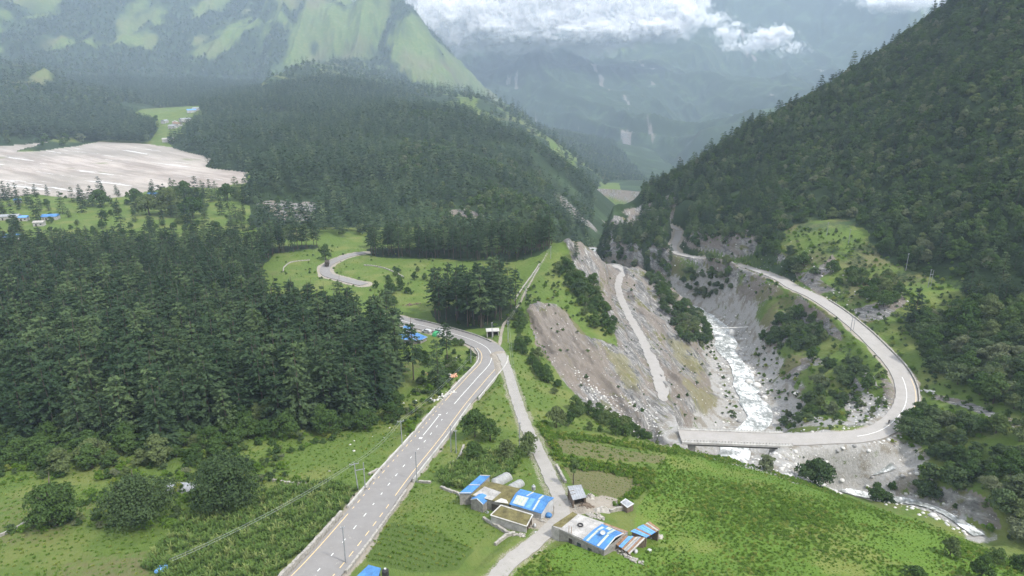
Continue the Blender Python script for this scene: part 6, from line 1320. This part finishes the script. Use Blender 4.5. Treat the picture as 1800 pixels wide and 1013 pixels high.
# poles and wires
def pole(u, v, hgt, label, arm=1.6, group=None, double=False, lean=0.0):
    p_ = gp(u, v); e_ = empty('utility_pole', p_, label, 'utility pole', group, .35); MB().tube((0, 0, -.5), (lean, 0, hgt), .15, .10, 8).build('shaft', M['tin'], e_)
    if arm: MB().box((lean, 0, hgt-.35), (arm, .12, .12)).build('crossarm', M['tin'], e_)
    if arm:
        for x_ in (-arm/2+.1, 0, arm/2-.1): MB().tube((x_+lean, 0, hgt-.3), (x_+lean, 0, hgt-.02), .06, n=6).build('insulator', M['white'], e_)
    if double: MB().tube((1.6, 0, -.5), (1.6, 0, hgt*.95), .13, .09, 8).build('shaft', M['tin'], e_); MB().box((.8, 0, hgt*.72), (2.2, .14, .14)).build('platform', M['tin'], e_)
    return np.array(p_)+[lean, 0, hgt-.1]
pA = pole(608, 992, 8.5, 'single slim pole at the right edge of the lowest road stretch', .9)
pole(733, 848, 8.5, 'single slim pole at the road edge beside the green field corner', 0)
pC = pole(630, 862, 7.5, 'double pole with a platform between the maize field and the road', 2.2, None, True, -.5)
pD = pole(707, 786, 8.2, 'pole with a crossarm beside the meadow at the kerb of the main road', 1.8)
pE = pole(793, 795, 8.0, 'taller of two poles under the main road parapet', .9); pole(802, 797, 7.0, 'shorter of two poles under the main road parapet', .9)
pF = pole(865, 596, 7.5, 'pole in front of the grey shelter at the road bend', .8); pG = pole(893, 602, 9.5, 'pole on the lane side above the road bend', .8)
pH = pole(913, 786, 7.5, 'pole beside the lane halfway down to the hamlet', .8); pI = pole(968, 455, 7, 'pole on the ridge beside the footpath top', .6); pJ = pole(924, 528, 7, 'pole on the ridge at the footpath bend', .8)
pK = pole(1495, 582, 7, 'double pole at the left edge of the valley road', 1.4, None, True)
pole(1491, 431, 9, 'pylon pole on the green slope, leftmost on the hillside', .9); pole(1592, 476, 9, 'pylon pole standing in the middle of the green slope', .9); pole(1631, 506, 9, 'pylon pole on the green slope, lowest on the hillside', .9, None, True); pole(1453, 415, 8, 'pylon pole at the forest edge above the green slope', .9)
def wires(a, b, label, n=2, sag=1.2, gap=.7):
    a = np.array(a); b = np.array(b); d = (b-a)/np.linalg.norm(b-a); s_ = np.array([d[1], -d[0], 0]); mb = MB()
    for k in range(n):
        o_ = s_*gap*(k-(n-1)/2); mb.path([a+(b-a)*f_+o_-np.array([0, 0, sag*4*f_*(1-f_)]) for f_ in np.linspace(0, 1, 13)], .028, 4)
    return tag(mb.build('power_line', M['tin']), label, 'power line')
wires(ph(300, 985, 82), pC, 'power line over the maize field to the double pole'); wires(pC, pD, 'power line between the double pole and the meadow pole'); wires(pD, ph(828, 626, 101.5), 'power line from the meadow pole to the road bend')
wires(pG, pH, 'power line above the lane from the bend to the hamlet', 2); wires(pG, pJ, 'power line up the ridge footpath', 2); wires(pJ, pI, 'power line between the two ridge poles', 2)
pole(828, 640, 7.8, 'pole at the inner edge of the main road bend', .8)
# ------------------------------------------------------------------ clouds: many soft wisps of bright vapour
M['cloud'] = new_mat('cloud_vapour'); t = NT(M['cloud'])
d_ = t.n('ShaderNodeBsdfDiffuse'); d_.inputs[0].default_value = (.97, .97, .98, 1); tl = t.n('ShaderNodeBsdfTranslucent'); tl.inputs[0].default_value = (.97, .97, .98, 1); m1 = t.n('ShaderNodeMixShader'); m1.inputs[0].default_value = .5; t.l(d_.outputs[0], m1.inputs[1]); t.l(tl.outputs[0], m1.inputs[2])
tb = t.n('ShaderNodeBsdfTransparent'); m2 = t.n('ShaderNodeMixShader'); m2.inputs[0].default_value = .22; t.l(tb.outputs[0], m2.inputs[1]); t.l(m1.outputs[0], m2.inputs[2]); o_ = t.n('ShaderNodeOutputMaterial'); t.l(m2.outputs[0], o_.inputs[0])
def cloud(blobs, n, s, label, seed, core=.86):
    """blobs: (u, v, distance, width m, height m); a lumpy body with wisps thinning out round its rim"""
    r_ = np.random.default_rng(seed); C = []; tot = sum(b[3]*b[4] for b in blobs); mb = MB()
    for bi, (u_, v_, dd, w_, h_) in enumerate(blobs):
        k = int(n*w_*h_/tot); q = r_.normal(size=(k, 3)); q /= np.linalg.norm(q, axis=1)[:, None]
        def lum(q): return 1+.30*fbm(q[:, 0]*2.2+q[:, 1]+u_, q[:, 2]*2.2-q[:, 1]+v_, 1.0, 4, seed)+.04*fbm(q[:, 0]*9+u_, q[:, 2]*9+q[:, 1]*3, 1.0, 3, seed+5)
        C.append(pd(u_, v_, dd)+q*lum(q)[:, None]*(core*.95+.34*r_.random(k)**1.8 if core > .1 else 1.05*r_.random(k)**.8)[:, None]*[w_/2, w_/4, h_/2])
        na, nb = 72, 36; G = []
        for i in range(nb+1):
            th = math.pi*i/nb; a_ = np.linspace(0, 2*math.pi, na+1); a_[-1] = 0; qq = np.stack([np.sin(th)*np.cos(a_), np.sin(th)*np.sin(a_), np.full(na+1, math.cos(th))], 1)
            G.append(pd(u_, v_, dd)+qq*lum(qq)[:, None]*core*[w_/2, w_/4, h_/2])
        if core > .1: mb.grid(G)
    C = np.concatenate(C); n = len(C); a = r_.normal(size=(n, 3)); a /= np.linalg.norm(a, axis=1)[:, None]; b = np.cross(a, r_.normal(size=(n, 3))); b /= np.linalg.norm(b, axis=1)[:, None]; k = s*(.35+.9*r_.random(n))[:, None]
    V, F = quads(C, a*k, b*k); nv = len(mb.v); FF = mb.f+[tuple(int(i)+nv for i in f) for f in F]
    o = mesh_obj('cloud', mb.v+V.tolist(), FF, [M['cloud_body'], M['cloud']], midx=[0]*len(mb.f)+[1]*len(F), smooth=True); o['kind'] = 'stuff'; o['label'] = label
M['cloud_body'] = new_mat('cloud_body'); t = NT(M['cloud_body'])
d_ = t.n('ShaderNodeBsdfDiffuse'); d_.inputs[0].default_value = (.98, .98, .98, 1); tl = t.n('ShaderNodeBsdfTranslucent'); tl.inputs[0].default_value = (.98, .98, .98, 1); m1 = t.n('ShaderNodeMixShader'); m1.inputs[0].default_value = .5; t.l(d_.outputs[0], m1.inputs[1]); t.l(tl.outputs[0], m1.inputs[2]); o_ = t.n('ShaderNodeOutputMaterial'); t.l(m1.outputs[0], o_.inputs[0])
def big(l, k=1.42): return [(u_, v_, d_*k, w_*k, h_*k) for u_, v_, d_, w_, h_ in l]
cloud(big([(790,36,3300,420,250),(870,20,3300,420,290),(950,25,3300,480,300),(1050,30,3300,480,280),(1140,20,3350,420,260),(1190,0,3400,260,180),(820,-60,3400,700,400),(1050,-60,3400,800,400),(730,-20,3500,260,200),(900,52,3280,420,110),(1040,56,3280,460,110),(1130,46,3300,320,110)]), 46000, 34, 'low white cloud bank hiding the top of the far valley', 1, .90)
def puff(blobs, n, s, label, seed):
    r_ = np.random.default_rng(seed); C = []
    for (u_, v_, dd, w_, h_) in blobs:
        c0 = pd(u_, v_, dd)
        for q in range(9):
            c1 = c0+r_.normal(size=3)*[w_*.30, w_*.12, h_*.24]; k = int(n*(.3+1.2*r_.random())/9/len(blobs)); f_ = .10+.16*r_.random(); C.append(c1+r_.normal(size=(k, 3))*[w_*f_, w_*f_*.6, h_*f_*1.1])
    C = np.concatenate(C); n = len(C); a = r_.normal(size=(n, 3)); a /= np.linalg.norm(a, axis=1)[:, None]; b = np.cross(a, r_.normal(size=(n, 3))); b /= np.linalg.norm(b, axis=1)[:, None]; k = s*(.35+.9*r_.random(n))[:, None]
    V, F = quads(C, a*k, b*k); o = mesh_obj('cloud', V, F, M['cloud']); o['kind'] = 'stuff'; o['label'] = label
puff(big([(1340,68,3300,200,70),(1366,62,3300,90,50)]), 2300, 17, 'small bright cloud puff in front of the hazy right mountain', 2)
puff(big([(1268,62,3350,90,60),(1250,38,3350,130,50)]), 1300, 17, 'wispy shred of cloud beside the big cloud bank', 3)
puff(big([(1600,-5,3300,330,60),(1560,2,3300,140,40)]), 2600, 24, 'strip of cloud at the top right above the forested ridge', 4)
r_ = np.random.default_rng(99)
for k, (sx, sy, mm, nm, lab) in enumerate([(1150, 640, 'rust', 'brick_pile', 'red brown bricks under the eave of the largest blue roof'), (1185, 600, 'wood', 'plank_stack', 'planks leaning by the gable of the largest blue roof'), (640, 655, 'wood', 'plank_stack', 'planks in the gap between the two mossy roofs'), (480, 640, 'tin', 'tin_sheets', 'old tin sheets in the grass below the small blue gable')]):
    pile(nm, [zA(sx, sy)], M[mm], 14, .3, lab, nm.replace('_', ' '), 40+k)
